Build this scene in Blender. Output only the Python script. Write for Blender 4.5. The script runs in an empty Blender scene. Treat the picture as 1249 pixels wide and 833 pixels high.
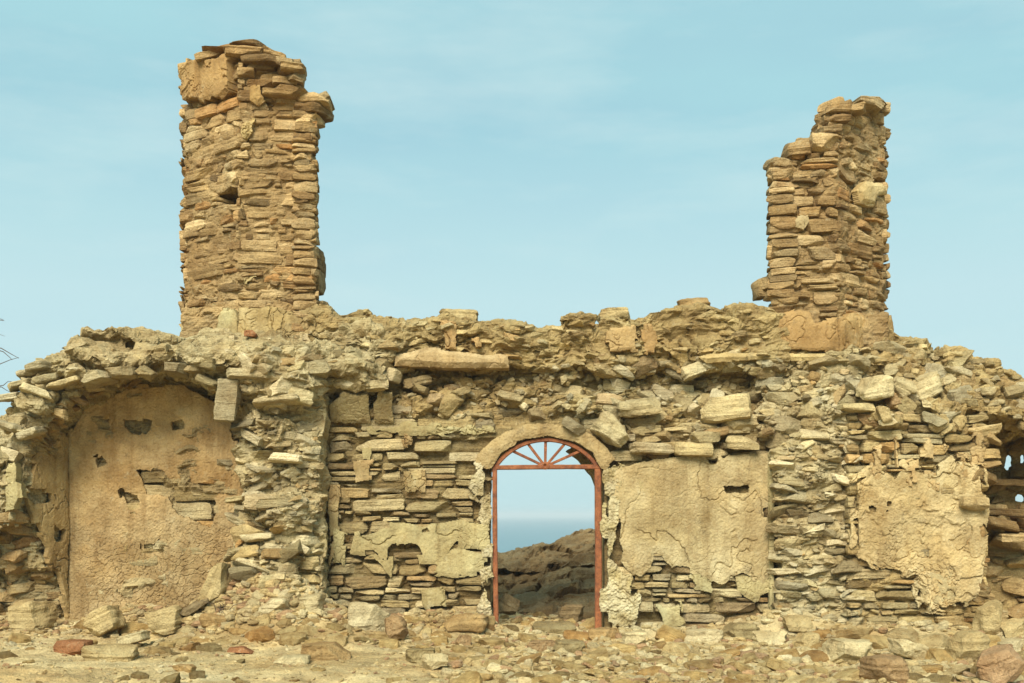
import bpy, bmesh, math, random
import numpy as np
from mathutils import Vector, Matrix, noise as mnoise
from mathutils.bvhtree import BVHTree

random.seed(7)
RNG = np.random.default_rng(11)
col_main = bpy.context.scene.collection
R_ = math.radians

# ------------------------------------------------------------------ camera geometry
F, DIST, ZC = 1330.0, 14.0, 1.47      # focal length in photo pixels, metres to the wall, eye height
CX, HY = 624.5, 628.0                 # principal column, horizon row in the photo
CAM = np.array([0.0, -DIST, ZC])

def W(px, py, Y):
    """point of the plane y = Y seen at photo pixel (px, py)"""
    s = (DIST + Y) / F
    return np.array([(px - CX) * s, Y, ZC + (HY - py) * s])

def ray(px, py):
    d = np.array([(px - CX) / F, 1.0, (HY - py) / F])
    return d / np.linalg.norm(d)

def to_px(P):
    P = np.asarray(P, float)
    d = P[..., 1] + DIST
    return CX + P[..., 0] / d * F, HY - (P[..., 2] - ZC) / d * F

# ------------------------------------------------------------------ noise
def _h(ix, iy, iz, s):
    h = (ix * 374761393 + iy * 668265263 + iz * 2147483647 + s * 1274126177) & 0xFFFFFFFF
    h = ((h ^ (h >> 13)) * 1274126177) & 0xFFFFFFFF
    h = ((h ^ (h >> 15)) * 2246822519) & 0xFFFFFFFF
    h = h ^ (h >> 16)
    return (h & 0xFFFFFF) / float(0x7FFFFF) - 1.0

def vnoise(P, s=0):
    i = np.floor(P).astype(np.int64)
    f = P - i
    f = f * f * f * (f * (f * 6 - 15) + 10)
    x, y, z = i[..., 0], i[..., 1], i[..., 2]
    fx, fy, fz = f[..., 0], f[..., 1], f[..., 2]
    def L(a, b, t): return a + (b - a) * t
    c = [[[_h(x + a, y + b, z + k, s) for k in (0, 1)] for b in (0, 1)] for a in (0, 1)]
    return L(L(L(c[0][0][0], c[1][0][0], fx), L(c[0][1][0], c[1][1][0], fx), fy),
             L(L(c[0][0][1], c[1][0][1], fx), L(c[0][1][1], c[1][1][1], fx), fy), fz)

def fbm(P, o=4, s=0, g=0.5):
    a, t, r = 1.0, 0.0, 0.0
    P = np.array(P, float)
    for k in range(o):
        r = r + a * vnoise(P, s + k * 17); t += a
        a *= g; P = P * 2.03 + 3.7
    return r / t

def ridged(P, o=3, s=0):
    a, t, r = 1.0, 0.0, 0.0
    P = np.array(P, float)
    for k in range(o):
        r = r + a * (1 - 2 * np.abs(vnoise(P, s + k * 13))); t += a
        a *= 0.5; P = P * 2.1 + 1.3
    return r / t

def vor2(U, V, s=0):
    """F1, F2, cell hash, offset to the nearest site"""
    iu, iv = np.floor(U).astype(np.int64), np.floor(V).astype(np.int64)
    f1 = np.full(U.shape, 9.0); f2 = np.full(U.shape, 9.0)
    cid = np.zeros(U.shape); du = np.zeros(U.shape); dv = np.zeros(U.shape)
    z = np.zeros_like(iu)
    for a in (-1, 0, 1):
        for b in (-1, 0, 1):
            x, y = iu + a, iv + b
            ox = x + 0.5 + 0.45 * _h(x, y, z, s + 1); oy = y + 0.5 + 0.45 * _h(x, y, z, s + 2)
            d = np.hypot(U - ox, V - oy)
            near = d < f1
            f2 = np.where(near, f1, np.minimum(f2, d))
            cid = np.where(near, _h(x, y, z, s + 3), cid)
            du = np.where(near, U - ox, du); dv = np.where(near, V - oy, dv)
            f1 = np.where(near, d, f1)
    return f1, f2, cid, du, dv

def vor3(P, s=0):
    """F1, F2, cell hash and offset from the nearest site, in 3-D"""
    i = np.floor(P).astype(np.int64); n = len(P)
    f1 = np.full(n, 9.0); f2 = np.full(n, 9.0); cid = np.zeros(n); dl = np.zeros((n, 3))
    for a in (-1, 0, 1):
        for b in (-1, 0, 1):
            for c in (-1, 0, 1):
                x, y, z = i[:, 0] + a, i[:, 1] + b, i[:, 2] + c
                o = np.stack([x + .5 + .42 * _h(x, y, z, s + 1), y + .5 + .42 * _h(x, y, z, s + 2), z + .5 + .42 * _h(x, y, z, s + 3)], 1)
                e = P - o; d = np.sqrt((e * e).sum(1)); near = d < f1
                f2 = np.where(near, f1, np.minimum(f2, d)); f1 = np.where(near, d, f1)
                cid = np.where(near, _h(x, y, z, s + 4), cid); dl = np.where(near[:, None], e, dl)
    return f1, f2, cid, dl

def sdf(poly, U, V):
    """signed distance to polygon, positive inside"""
    poly = np.asarray(poly, float)
    d = np.full(U.shape, 1e9); ins = np.zeros(U.shape, bool)
    n = len(poly)
    for i in range(n):
        a, b = poly[i], poly[(i + 1) % n]
        ex, ey = b - a
        wx, wy = U - a[0], V - a[1]
        t = np.clip((wx * ex + wy * ey) / (ex * ex + ey * ey + 1e-12), 0, 1)
        d = np.minimum(d, np.hypot(wx - ex * t, wy - ey * t))
        c = (a[1] > V) != (b[1] > V)
        if abs(ey) > 1e-12:
            ins ^= c & (U < ex * (V - a[1]) / ey + a[0])
    return np.where(ins, d, -d)

def inpoly(poly, x, y):
    return sdf(poly, np.atleast_1d(np.asarray(x, float)), np.atleast_1d(np.asarray(y, float))) > 0

# ------------------------------------------------------------------ mesh accumulator
class Acc:
    def __init__(s): s.v, s.q, s.t, s.c, s.n = [], [], [], [], 0
    def add(s, V, Q, C, T=None):
        V = np.asarray(V, float).reshape(-1, 3)
        C = np.asarray(C, float)
        if C.ndim == 1: C = np.repeat(C[None], len(V), 0)
        s.v.append(V); s.c.append(C)
        if Q is not None and len(Q): s.q.append(np.asarray(Q, np.int64) + s.n)
        if T is not None and len(T): s.t.append(np.asarray(T, np.int64) + s.n)
        s.n += len(V)
    def build(s, name, mat, parent=None, smooth=False, origin=None):
        V = np.concatenate(s.v); C = np.concatenate(s.c)
        if origin is not None: V = V - np.asarray(origin)
        Q = np.concatenate(s.q) if s.q else np.zeros((0, 4), np.int64)
        T = np.concatenate(s.t) if s.t else np.zeros((0, 3), np.int64)
        me = bpy.data.meshes.new(name)
        me.vertices.add(len(V)); me.vertices.foreach_set('co', V.astype(np.float32).ravel())
        nl = Q.size + T.size
        me.loops.add(nl)
        me.loops.foreach_set('vertex_index', np.concatenate([Q.ravel(), T.ravel()]).astype(np.int32))
        me.polygons.add(len(Q) + len(T))
        ls = np.concatenate([np.arange(len(Q)) * 4, Q.size + np.arange(len(T)) * 3]).astype(np.int32)
        me.polygons.foreach_set('loop_start', ls)
        me.polygons.foreach_set('use_smooth', np.full(len(ls), smooth))
        at = me.attributes.new('Col', 'FLOAT_COLOR', 'POINT')
        at.data.foreach_set('color', np.concatenate([C, np.ones((len(C), 1))], 1).astype(np.float32).ravel())
        me.update(calc_edges=True); me.validate()
        me.materials.append(mat)
        o = bpy.data.objects.new(name, me); col_main.objects.link(o)
        if parent: o.parent = parent
        if origin is not None: o.location = origin
        return o

# ------------------------------------------------------------------ materials
def nt_mat(name):
    m = bpy.data.materials.new(name); m.use_nodes = True
    nt = m.node_tree
    b = nt.nodes['Principled BSDF']
    return m, nt, b

def node(nt, t, **kw):
    n = nt.nodes.new(t)
    for k, v in kw.items():
        if k in n.inputs: n.inputs[k].default_value = v
        else: setattr(n, k, v)
    return n

def mix_col(nt, mode, fac, a, b):
    n = nt.nodes.new('ShaderNodeMix'); n.data_type = 'RGBA'; n.blend_type = mode
    for sock, v in ((n.inputs[0], fac), (n.inputs[6], a), (n.inputs[7], b)):
        if hasattr(v, 'is_output') or isinstance(v, bpy.types.NodeSocket): nt.links.new(v, sock)
        elif isinstance(v, (int, float)): sock.default_value = v
        else: sock.default_value = (*v, 1) if len(v) == 3 else v
    return n.outputs[2]

def ramp(nt, src, stops):
    r = nt.nodes.new('ShaderNodeValToRGB')
    els = r.color_ramp.elements
    while len(els) < len(stops): els.new(0.5)
    for e, (p, c) in zip(els, stops):
        e.position = p; e.color = (c, c, c, 1) if isinstance(c, (int, float)) else (*c, 1)
    nt.links.new(src, r.inputs[0])
    return r.outputs[0]

def earth_mat(name, strata=0.5, grain=1.0, stain=0.5, random_tint=False, bump=1.0, tone=(.79, .755, .655), soot=1.0, streak=0.0):
    m, nt, b = nt_mat(name)
    L = nt.links.new
    tc = nt.nodes.new('ShaderNodeTexCoord')
    at = node(nt, 'ShaderNodeAttribute', attribute_name='Col')
    mp = nt.nodes.new('ShaderNodeMapping'); mp.inputs['Scale'].default_value = (2.2, 2.2, 34)
    L(tc.outputs['Object'], mp.inputs[0])
    ns = node(nt, 'ShaderNodeTexNoise', Scale=1.0, Detail=4.0, Roughness=0.6); L(mp.outputs[0], ns.inputs['Vector'])
    n1 = node(nt, 'ShaderNodeTexNoise', Scale=3.1, Detail=6.0, Roughness=0.62); L(tc.outputs['Object'], n1.inputs['Vector'])
    n2 = node(nt, 'ShaderNodeTexNoise', Scale=46.0, Detail=5.0, Roughness=0.7); L(tc.outputs['Object'], n2.inputs['Vector'])
    n3 = node(nt, 'ShaderNodeTexNoise', Scale=13.0, Detail=5.0, Roughness=0.65); L(tc.outputs['Object'], n3.inputs['Vector'])
    c = at.outputs['Color']
    c = mix_col(nt, 'MULTIPLY', 1.0, c, ramp(nt, n1.outputs[0], [(0.28, (.72, .66, .58)), (0.5, (1, 1, 1)), (0.72, (1.25, 1.25, 1.22))]))
    c = mix_col(nt, 'MULTIPLY', strata, c, ramp(nt, ns.outputs[0], [(0.3, (.60, .52, .42)), (0.47, (1, 1, 1)), (0.75, (1.2, 1.17, 1.1))]))
    c = mix_col(nt, 'MULTIPLY', 0.8 * grain, c, ramp(nt, n2.outputs[0], [(0.28, (.55, .5, .43)), (0.48, (1, 1, 1)), (0.75, (1.28, 1.28, 1.25))]))
    # iron staining in separate blotches
    c = mix_col(nt, 'MIX', ramp(nt, n3.outputs[0], [(0.60, 0.0), (0.72, 0.55 * stain)]), c, (0.36, 0.19, 0.07))
    if random_tint:
        oi = nt.nodes.new('ShaderNodeObjectInfo')
        c = mix_col(nt, 'MULTIPLY', 1.0, c, ramp(nt, oi.outputs['Random'], [(0.0, (.78, .70, .60)), (0.3, (1, .96, .88)), (0.6, (1.1, 1.0, .82)), (0.85, (1.2, 1.14, 1.0)), (1.0, (1.0, .80, .60))]))
    n5 = node(nt, 'ShaderNodeTexNoise', Scale=.85, Detail=5.0, Roughness=0.6); L(tc.outputs['Object'], n5.inputs['Vector'])
    c = mix_col(nt, 'MULTIPLY', 1.0, c, ramp(nt, n5.outputs[0], [(0.32, (.80, .72, .62)), (0.47, (1.0, .97, .92)), (0.56, (1.05, 1.05, 1.03)), (0.68, (1.10, 1.16, 1.22))]))
    n4 = node(nt, 'ShaderNodeTexNoise', Scale=5.2, Detail=8.0, Roughness=0.72); L(tc.outputs['Object'], n4.inputs['Vector'])
    c = mix_col(nt, 'MIX', ramp(nt, n4.outputs[0], [(0.30, 0.55 * soot), (0.41, 0.0)]), c, (.13, .10, .065))
    c = mix_col(nt, 'MIX', ramp(nt, n4.outputs[0], [(0.58, 0.0), (0.70, 0.45 * soot)]), c, (.62, .55, .38))
    if streak:
        mq = nt.nodes.new('ShaderNodeMapping'); mq.inputs['Scale'].default_value = (7, 7, .8); L(tc.outputs['Object'], mq.inputs[0])
        nq = node(nt, 'ShaderNodeTexNoise', Scale=1.0, Detail=5.0, Roughness=0.6); L(mq.outputs[0], nq.inputs['Vector'])
        c = mix_col(nt, 'MULTIPLY', streak, c, ramp(nt, nq.outputs[0], [(0.33, (.66, .58, .48)), (0.46, (1, .98, .95)), (0.62, (1.12, 1.12, 1.12))]))
    c = mix_col(nt, 'MULTIPLY', 1.0, c, tone)
    L(c, b.inputs['Base Color'])
    b.inputs['Roughness'].default_value = 0.95
    b.inputs['Specular IOR Level'].default_value = 0.15
    # bump: strata + grain
    ad = node(nt, 'ShaderNodeMath', operation='MULTIPLY_ADD'); L(ns.outputs[0], ad.inputs[0]); ad.inputs[1].default_value = 1.1 * strata; 
    ml = node(nt, 'ShaderNodeMath', operation='MULTIPLY'); L(n2.outputs[0], ml.inputs[0]); ml.inputs[1].default_value = 0.55
    ad2 = node(nt, 'ShaderNodeMath', operation='ADD'); L(ml.outputs[0], ad2.inputs[0]); L(n3.outputs[0], ad2.inputs[1])
    L(ad2.outputs[0], ad.inputs[2])
    bp = node(nt, 'ShaderNodeBump', Strength=1.0, Distance=0.045 * bump)
    L(ad.outputs[0], bp.inputs['Height']); L(bp.outputs[0], b.inputs['Normal'])
    return m

M_stone = earth_mat('weathered_sandstone', strata=0.55)
M_plaster = earth_mat('old_plaster', strata=0.0, grain=0.8, soot=.9, stain=0.45, bump=0.33, streak=.6, tone=(.775, .775, .71))
M_rock = earth_mat('loose_rock', strata=0.35, random_tint=True)
M_ground = earth_mat('dusty_earth', strata=0.0, grain=1.0, stain=0.3, bump=1.0)
M_hill = earth_mat('hill_rock', strata=0.35, grain=1.0, stain=0.2, bump=1.6)

def rust_mat():
    m, nt, b = nt_mat('rusty_iron'); L = nt.links.new
    tc = nt.nodes.new('ShaderNodeTexCoord')
    n1 = node(nt, 'ShaderNodeTexNoise', Scale=8.0, Detail=8.0, Roughness=0.75); L(tc.outputs['Object'], n1.inputs['Vector'])
    n2 = node(nt, 'ShaderNodeTexNoise', Scale=60.0, Detail=4.0, Roughness=0.7); L(tc.outputs['Object'], n2.inputs['Vector'])
    c = ramp(nt, n1.outputs[0], [(0.3, (.07, .022, .011)), (0.46, (.21, .066, .021)), (0.70, (.37, .135, .045))])
    c = mix_col(nt, 'MULTIPLY', 0.8, c, ramp(nt, n2.outputs[0], [(0.3, (.4, .4, .4)), (0.55, (1, 1, 1)), (0.8, (1.3, 1.2, 1.1))]))
    L(c, b.inputs['Base Color']); b.inputs['Roughness'].default_value = 0.85
    bp = node(nt, 'ShaderNodeBump', Strength=0.6, Distance=0.006); L(n2.outputs[0], bp.inputs['Height']); L(bp.outputs[0], b.inputs['Normal'])
    return m
M_rust = rust_mat()

def plain(name, c, rough=0.9):
    m, nt, b = nt_mat(name)
    n = node(nt, 'ShaderNodeTexNoise', Scale=30.0, Detail=3.0)
    o = mix_col(nt, 'MULTIPLY', 1.0, c, ramp(nt, n.outputs[0], [(0.3, .7), (0.7, 1.2)]))
    nt.links.new(o, b.inputs['Base Color']); b.inputs['Roughness'].default_value = rough
    return m
M_twig = plain('dry_twig', (.09, .06, .035))

def sea_mat():
    m, nt, b = nt_mat('sea_water'); L = nt.links.new
    b.inputs['Base Color'].default_value = (.03, .13, .17, 1)
    b.inputs['Roughness'].default_value = 0.28
    b.inputs['IOR'].default_value = 1.33
    g = nt.nodes.new('ShaderNodeNewGeometry')
    mp = nt.nodes.new('ShaderNodeMapping'); mp.inputs['Scale'].default_value = (.08, .25, 1); L(g.outputs['Position'], mp.inputs[0])
    n = node(nt, 'ShaderNodeTexNoise', Scale=1.0, Detail=6.0, Roughness=0.6); L(mp.outputs[0], n.inputs['Vector'])
    bp = node(nt, 'ShaderNodeBump', Strength=0.5, Distance=0.5); L(n.outputs[0], bp.inputs['Height']); L(bp.outputs[0], b.inputs['Normal'])
    return m
M_sea = sea_mat()

# ------------------------------------------------------------------ stones
_T = {}
def template(nx, ny, nz):
    k = (nx, ny, nz)
    if k in _T: return _T[k]
    idx, V, Q = {}, [], []
    def vid(i, j, l):
        key = (i, j, l)
        if key not in idx:
            idx[key] = len(V); V.append((2 * i / nx - 1, 2 * j / ny - 1, 2 * l / nz - 1))
        return idx[key]
    for i in range(nx):
        for j in range(ny):
            Q.append([vid(i, j, 0), vid(i, j + 1, 0), vid(i + 1, j + 1, 0), vid(i + 1, j, 0)])
            Q.append([vid(i, j, nz), vid(i + 1, j, nz), vid(i + 1, j + 1, nz), vid(i, j + 1, nz)])
    for i in range(nx):
        for l in range(nz):
            Q.append([vid(i, 0, l), vid(i + 1, 0, l), vid(i + 1, 0, l + 1), vid(i, 0, l + 1)])
            Q.append([vid(i, ny, l), vid(i, ny, l + 1), vid(i + 1, ny, l + 1), vid(i + 1, ny, l)])
    for j in range(ny):
        for l in range(nz):
            Q.append([vid(0, j, l), vid(0, j, l + 1), vid(0, j + 1, l + 1), vid(0, j + 1, l)])
            Q.append([vid(nx, j, l), vid(nx, j + 1, l), vid(nx, j + 1, l + 1), vid(nx, j, l + 1)])
    _T[k] = (np.array(V), np.array(Q)); return _T[k]

def rotm(rx, ry, rz):
    cx, sx, cy, sy, cz, sz = np.cos(rx), np.sin(rx), np.cos(ry), np.sin(ry), np.cos(rz), np.sin(rz)
    M = np.zeros((len(rx), 3, 3))
    M[:, 0, 0] = cz * cy; M[:, 0, 1] = cz * sy * sx - sz * cx; M[:, 0, 2] = cz * sy * cx + sz * sx
    M[:, 1, 0] = sz * cy; M[:, 1, 1] = sz * sy * sx + cz * cx; M[:, 1, 2] = sz * sy * cx - cz * sx
    M[:, 2, 0] = -sy; M[:, 2, 1] = cy * sx; M[:, 2, 2] = cy * cx
    return M

def stones(acc, C, R, D, col, seed, tmpl=(7, 4, 5), k=7.0, chisel=5, rough=0.16, strata=0.06, cmin=0.70):
    if not len(C): return
    C, R, D, col = map(lambda a: np.asarray(a, float), (C, R, D, col))
    rg = np.random.default_rng(seed)
    T, Q = template(*tmpl)
    r = (np.abs(T) ** k).sum(1) ** (1 / k)
    T2 = T / r[:, None]
    S, n = len(C), len(T)
    P = T2[None] * D[:, None, :]
    off = rg.uniform(0, 900, (S, 1, 3))
    mn = D.min(1)[:, None]
    for q in range(chisel):
        d = rg.normal(0, 1, (S, 3)); d /= np.linalg.norm(d, axis=1)[:, None]
        sup = np.sqrt(((d * D) ** 2).sum(1)) * rg.uniform(cmin, 1.25, S) * 1.12
        ex = np.maximum(0, np.einsum('svk,sk->sv', P, d) - sup[:, None])
        P -= ex[..., None] * d[:, None, :]
    dirn = T2 / np.linalg.norm(T2, axis=1)[:, None]
    a1 = fbm(P / (mn[..., None] * 1.7) + off, 2, seed)
    a2 = vnoise(P / (mn[..., None] * 0.55) + off, seed + 5)
    P = P + dirn[None] * ((a1 * rough + a2 * rough * 0.5) * mn)[..., None]
    if strata:
        zz = np.zeros_like(P); zz[..., 2] = P[..., 2] * 38
        sc = 1 + strata * vnoise(zz + off, seed + 9)
        P[..., 0] *= sc; P[..., 1] *= sc
    V = np.einsum('sij,svj->svi', R, P) + C[:, None, :]
    cc = np.clip(col[:, None, :] * (1 + 0.14 * a1[..., None]), 0.01, 0.9)
    QQ = (Q[None] + (np.arange(S) * n)[:, None, None]).reshape(-1, 4)
    acc.add(V.reshape(-1, 3), QQ, cc.reshape(-1, 3))

PAL = {
    'tower': [(.43, .315, .17), (.49, .37, .215), (.37, .265, .14), (.53, .42, .26), (.46, .34, .19), (.29, .195, .10), (.47, .275, .12)],
    'wall': [(.43, .355, .205), (.48, .405, .25), (.37, .295, .16), (.54, .465, .30), (.43, .375, .265), (.30, .225, .13), (.44, .305, .155)],
    'pale': [(.51, .44, .28), (.57, .505, .345), (.45, .38, .225), (.49, .435, .305), (.40, .32, .185), (.62, .56, .41), (.46, .325, .16)],
    'warm': [(.48, .385, .205), (.53, .435, .245), (.41, .315, .16), (.57, .49, .30), (.37, .28, .15), (.44, .38, .25), (.48, .31, .14)],
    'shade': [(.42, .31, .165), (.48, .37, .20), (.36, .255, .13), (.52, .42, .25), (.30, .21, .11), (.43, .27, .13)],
}
def pal(kind, n, rg):
    p = np.array(PAL[kind]); w = np.ones(len(p)); w[-1] = 0.35; w /= w.sum()
    a = p[rg.choice(len(p), n, p=w)]; b = p[rg.choice(len(p), n, p=w)]
    t = rg.uniform(0, .45, (n, 1))
    return (a * (1 - t) + b * t) * rg.normal(1.02, .19, (n, 1)).clip(.55, 1.42)

class Face:
    """a plane with axes U (along), V (up), N (outward), U x V = N"""
    def __init__(s, O, U, V=(0, 0, 1)):
        s.O = np.array(O, float); s.U = np.array(U, float); s.U /= np.linalg.norm(s.U)
        s.V = np.array(V, float); s.V /= np.linalg.norm(s.V); s.N = np.cross(s.U, s.V)
    def uv(s, px, py):
        d = ray(px, py); t = np.dot(s.O - CAM, s.N) / np.dot(d, s.N)
        p = CAM + d * t - s.O
        return np.array([p @ s.U, p @ s.V])
    def poly(s, pts): return np.array([s.uv(*p) for p in pts])
    def P(s, u, v, n=0.0):
        u = np.asarray(u, float)
        return s.O + u[..., None] * s.U + np.asarray(v)[..., None] * s.V + (np.asarray(n) * np.ones_like(u))[..., None] * s.N

def courses(acc, face, u0, u1, v0, v1, accept, kind, seed, hr=(.07, .15), asp=(1.4, 5.0), dep=.13, pr=(-.02, .05),
            skip=0.04, gap=.008, wav=.02, topfn=None, tmpl=(7, 4, 5)):
    rg = np.random.default_rng(seed)
    C, A, D = [], [], []
    v = v0
    while v < v1:
        h = rg.uniform(*hr)
        u = u0 - rg.uniform(0, .3)
        while u < u1:
            w = min(h * rg.uniform(*asp), .75)
            a, b = max(u, u0 - .02), min(u + w, u1 + .02)
            uc, wc = (a + b) / 2, b - a
            u += w
            if wc < .05 or rg.random() < skip: continue
            vc = v + h / 2 + wav * float(vnoise(np.array([uc * 1.7, v * 2.1, seed]), seed))
            if topfn is not None and vc > topfn(uc): continue
            n_split = 2 if (h > .10 and rg.random() < .22) else 1
            for q in range(n_split):
                hh = h / n_split
                vv = vc + (q - (n_split - 1) / 2) * hh
                p = face.P(uc, vv)
                px, py = to_px(p)
                if accept is not None and not accept(float(px), float(py), uc, vv): continue
                out = rg.uniform(*pr)
                C.append(face.P(uc, vv, out - dep)); A.append((rg.normal(0, .035), rg.normal(0, .03), rg.normal(0, .045)))
                D.append((wc / 2 - gap * rg.uniform(.3, 2), dep, max(.014, hh / 2 - gap * rg.uniform(.2, 1.6))))
        v += h
    if not C: return
    A = np.array(A)
    B = np.stack([face.U, -face.N, face.V], 1)
    R = np.einsum('ij,sjk->sik', B, rotm(A[:, 0], A[:, 1], A[:, 2]))
    stones(acc, C, R, D, pal(kind, len(C), rg), seed, tmpl, k=13, chisel=8, rough=.14, cmin=.72)

# ------------------------------------------------------------------ cores: voxel unions, eroded
def prism(front, Yb, yref=None):
    """front: list of (px, py, Y); runs straight back to Yb"""
    f = [W(*p) for p in front]
    b = [np.array([p[0], Yb, p[2]]) for p in f]
    return ('prism', f, b)
def pf(pts, Y, Yb): return prism([(x, y, Y) for x, y in pts], Yb)
def plan(pts, z0, z1):
    return ('prism', [np.array([x, y, z0]) for x, y in pts], [np.array([x, y, z1]) for x, y in pts])
def box(x0, x1, y0, y1, z0, z1): return plan([(x0, y0), (x1, y0), (x1, y1), (x0, y1)], z0, z1)
def lump(px, py, Y, r, seed=0): return ('lump', W(px, py, Y), r, seed)

CORES = []   # (V, F) of every core, for ray casts
def core(acc, shapes, vox=.028, amp=1.0, seed=0, kind='warm', quiet=None, light=1.0, squash=9.0, chunk=1.0):
    bm = bmesh.new()
    for s in shapes:
        if s[0] == 'prism':
            f = [bm.verts.new(p) for p in s[1]]; b = [bm.verts.new(p) for p in s[2]]
            n = len(f)
            fs = [bm.faces.new(f), bm.faces.new(b[::-1])]
            for i in range(n): fs.append(bm.faces.new((f[i], b[i], b[(i + 1) % n], f[(i + 1) % n])))
            bmesh.ops.recalc_face_normals(bm, faces=fs)
            bmesh.ops.triangulate(bm, faces=fs[:2])
        else:
            r = bmesh.ops.create_icosphere(bm, subdivisions=2, radius=1.0)
            rx, ry, rz = s[2]
            for v in r['verts']:
                k = 1 + .25 * mnoise.noise(v.co * 1.6 + Vector((s[3], s[3] * 2.1, 0)))
                v.co = Vector((v.co.x * rx * k, v.co.y * ry * k, v.co.z * rz * k)) + Vector(s[1])
    me = bpy.data.meshes.new('tmp'); bm.to_mesh(me); bm.free()
    o = bpy.data.objects.new('tmp', me); col_main.objects.link(o)
    md = o.modifiers.new('r', 'REMESH'); md.mode = 'VOXEL'; md.voxel_size = vox; md.adaptivity = 0
    dg = bpy.context.evaluated_depsgraph_get()
    ev = o.evaluated_get(dg).to_mesh()
    nv = len(ev.vertices)
    V = np.zeros(nv * 3); ev.vertices.foreach_get('co', V); V = V.reshape(-1, 3)
    N = np.zeros(nv * 3); ev.vertices.foreach_get('normal', N); N = N.reshape(-1, 3)
    lv = np.zeros(len(ev.loops), np.int32); ev.loops.foreach_get('vertex_index', lv)
    Q = lv.reshape(-1, 4) if len(ev.polygons) * 4 == len(lv) else None
    T = None
    if Q is None:
        ev.calc_loop_triangles(); T = np.zeros(len(ev.loop_triangles) * 3, np.int32)
        ev.loop_triangles.foreach_get('vertices', T); T = T.reshape(-1, 3)
    o.evaluated_get(dg).to_mesh_clear()
    bpy.data.objects.remove(o); bpy.data.meshes.remove(me)
    w = np.ones(nv) * amp
    if quiet is not None: w = w * quiet(V)
    P = V
    big = fbm(P * 1.5, 3, seed)
    jit = np.stack([vnoise(P * 2.6, seed + 31 + i) for i in range(3)], 1) * .075
    jit += np.stack([vnoise(P * 7.0, seed + 41 + i) for i in range(3)], 1) * .03
    wz = P * np.array([2.0, 2.0, squash]); wz[:, 2] += 1.2 * big
    st = vnoise(wz, seed + 3); st = np.sign(st) * np.abs(st) ** .6
    wz2 = P * np.array([5.5, 5.5, squash * 2.4]); st2 = vnoise(wz2, seed + 4)
    d = .055 * big + .05 * st + .028 * st2 + .03 * ridged(P * 5.2, 3, seed + 5) + .012 * vnoise(P * 21, seed + 6)
    # angular stones bedded in the mortar
    q = P + .05 * np.stack([vnoise(P * 5, seed + 61 + i) for i in range(3)], 1)
    q = q / np.array([.26, .24, .105]); q[:, 0] += .5 * np.floor(q[:, 2])
    f1, f2, cid, dl = vor3(q, seed)
    f1b, f2b, cidb, dlb = vor3(q * 2.3 + 5.5, seed + 20)
    cm = np.clip((fbm(P * 1.9, 2, seed + 60) + .18) * 4, 0, 1) * chunk
    rim = np.clip((f2 - f1) / .16, 0, 1); rimb = np.clip((f2b - f1b) / .2, 0, 1)
    tl = dl[:, 2] * .7 * cid + dl[:, 0] * .35 * np.sin(cid * 40)
    d = d * (1 - .35 * cm) + cm * (.050 * cid + .03 * tl - .060 * (1 - rim)) + (.35 + .65 * (1 - cm)) * chunk * (.020 * cidb - .014 * (1 - rimb))
    d = d + .010 * ridged(P * 17, 2, seed + 66)
    V = V + jit * w[:, None] + N * (d * w)[:, None]
    p = np.array(PAL[kind])
    t1 = np.clip(.5 + 1.1 * fbm(P * 2.3, 4, seed + 7), 0, 1)[:, None]; t2 = np.clip(.5 + 1.3 * fbm(P * 6, 3, seed + 8), 0, 1)[:, None]
    c = (p[0] * t1 + p[2] * (1 - t1)) * .55 + (p[1] * t2 + p[4] * (1 - t2)) * .45
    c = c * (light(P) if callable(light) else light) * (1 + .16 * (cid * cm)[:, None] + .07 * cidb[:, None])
    acc.add(V, Q, np.clip(c, 0, .85), T)
    CORES.append((V, Q if Q is not None else T))

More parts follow.
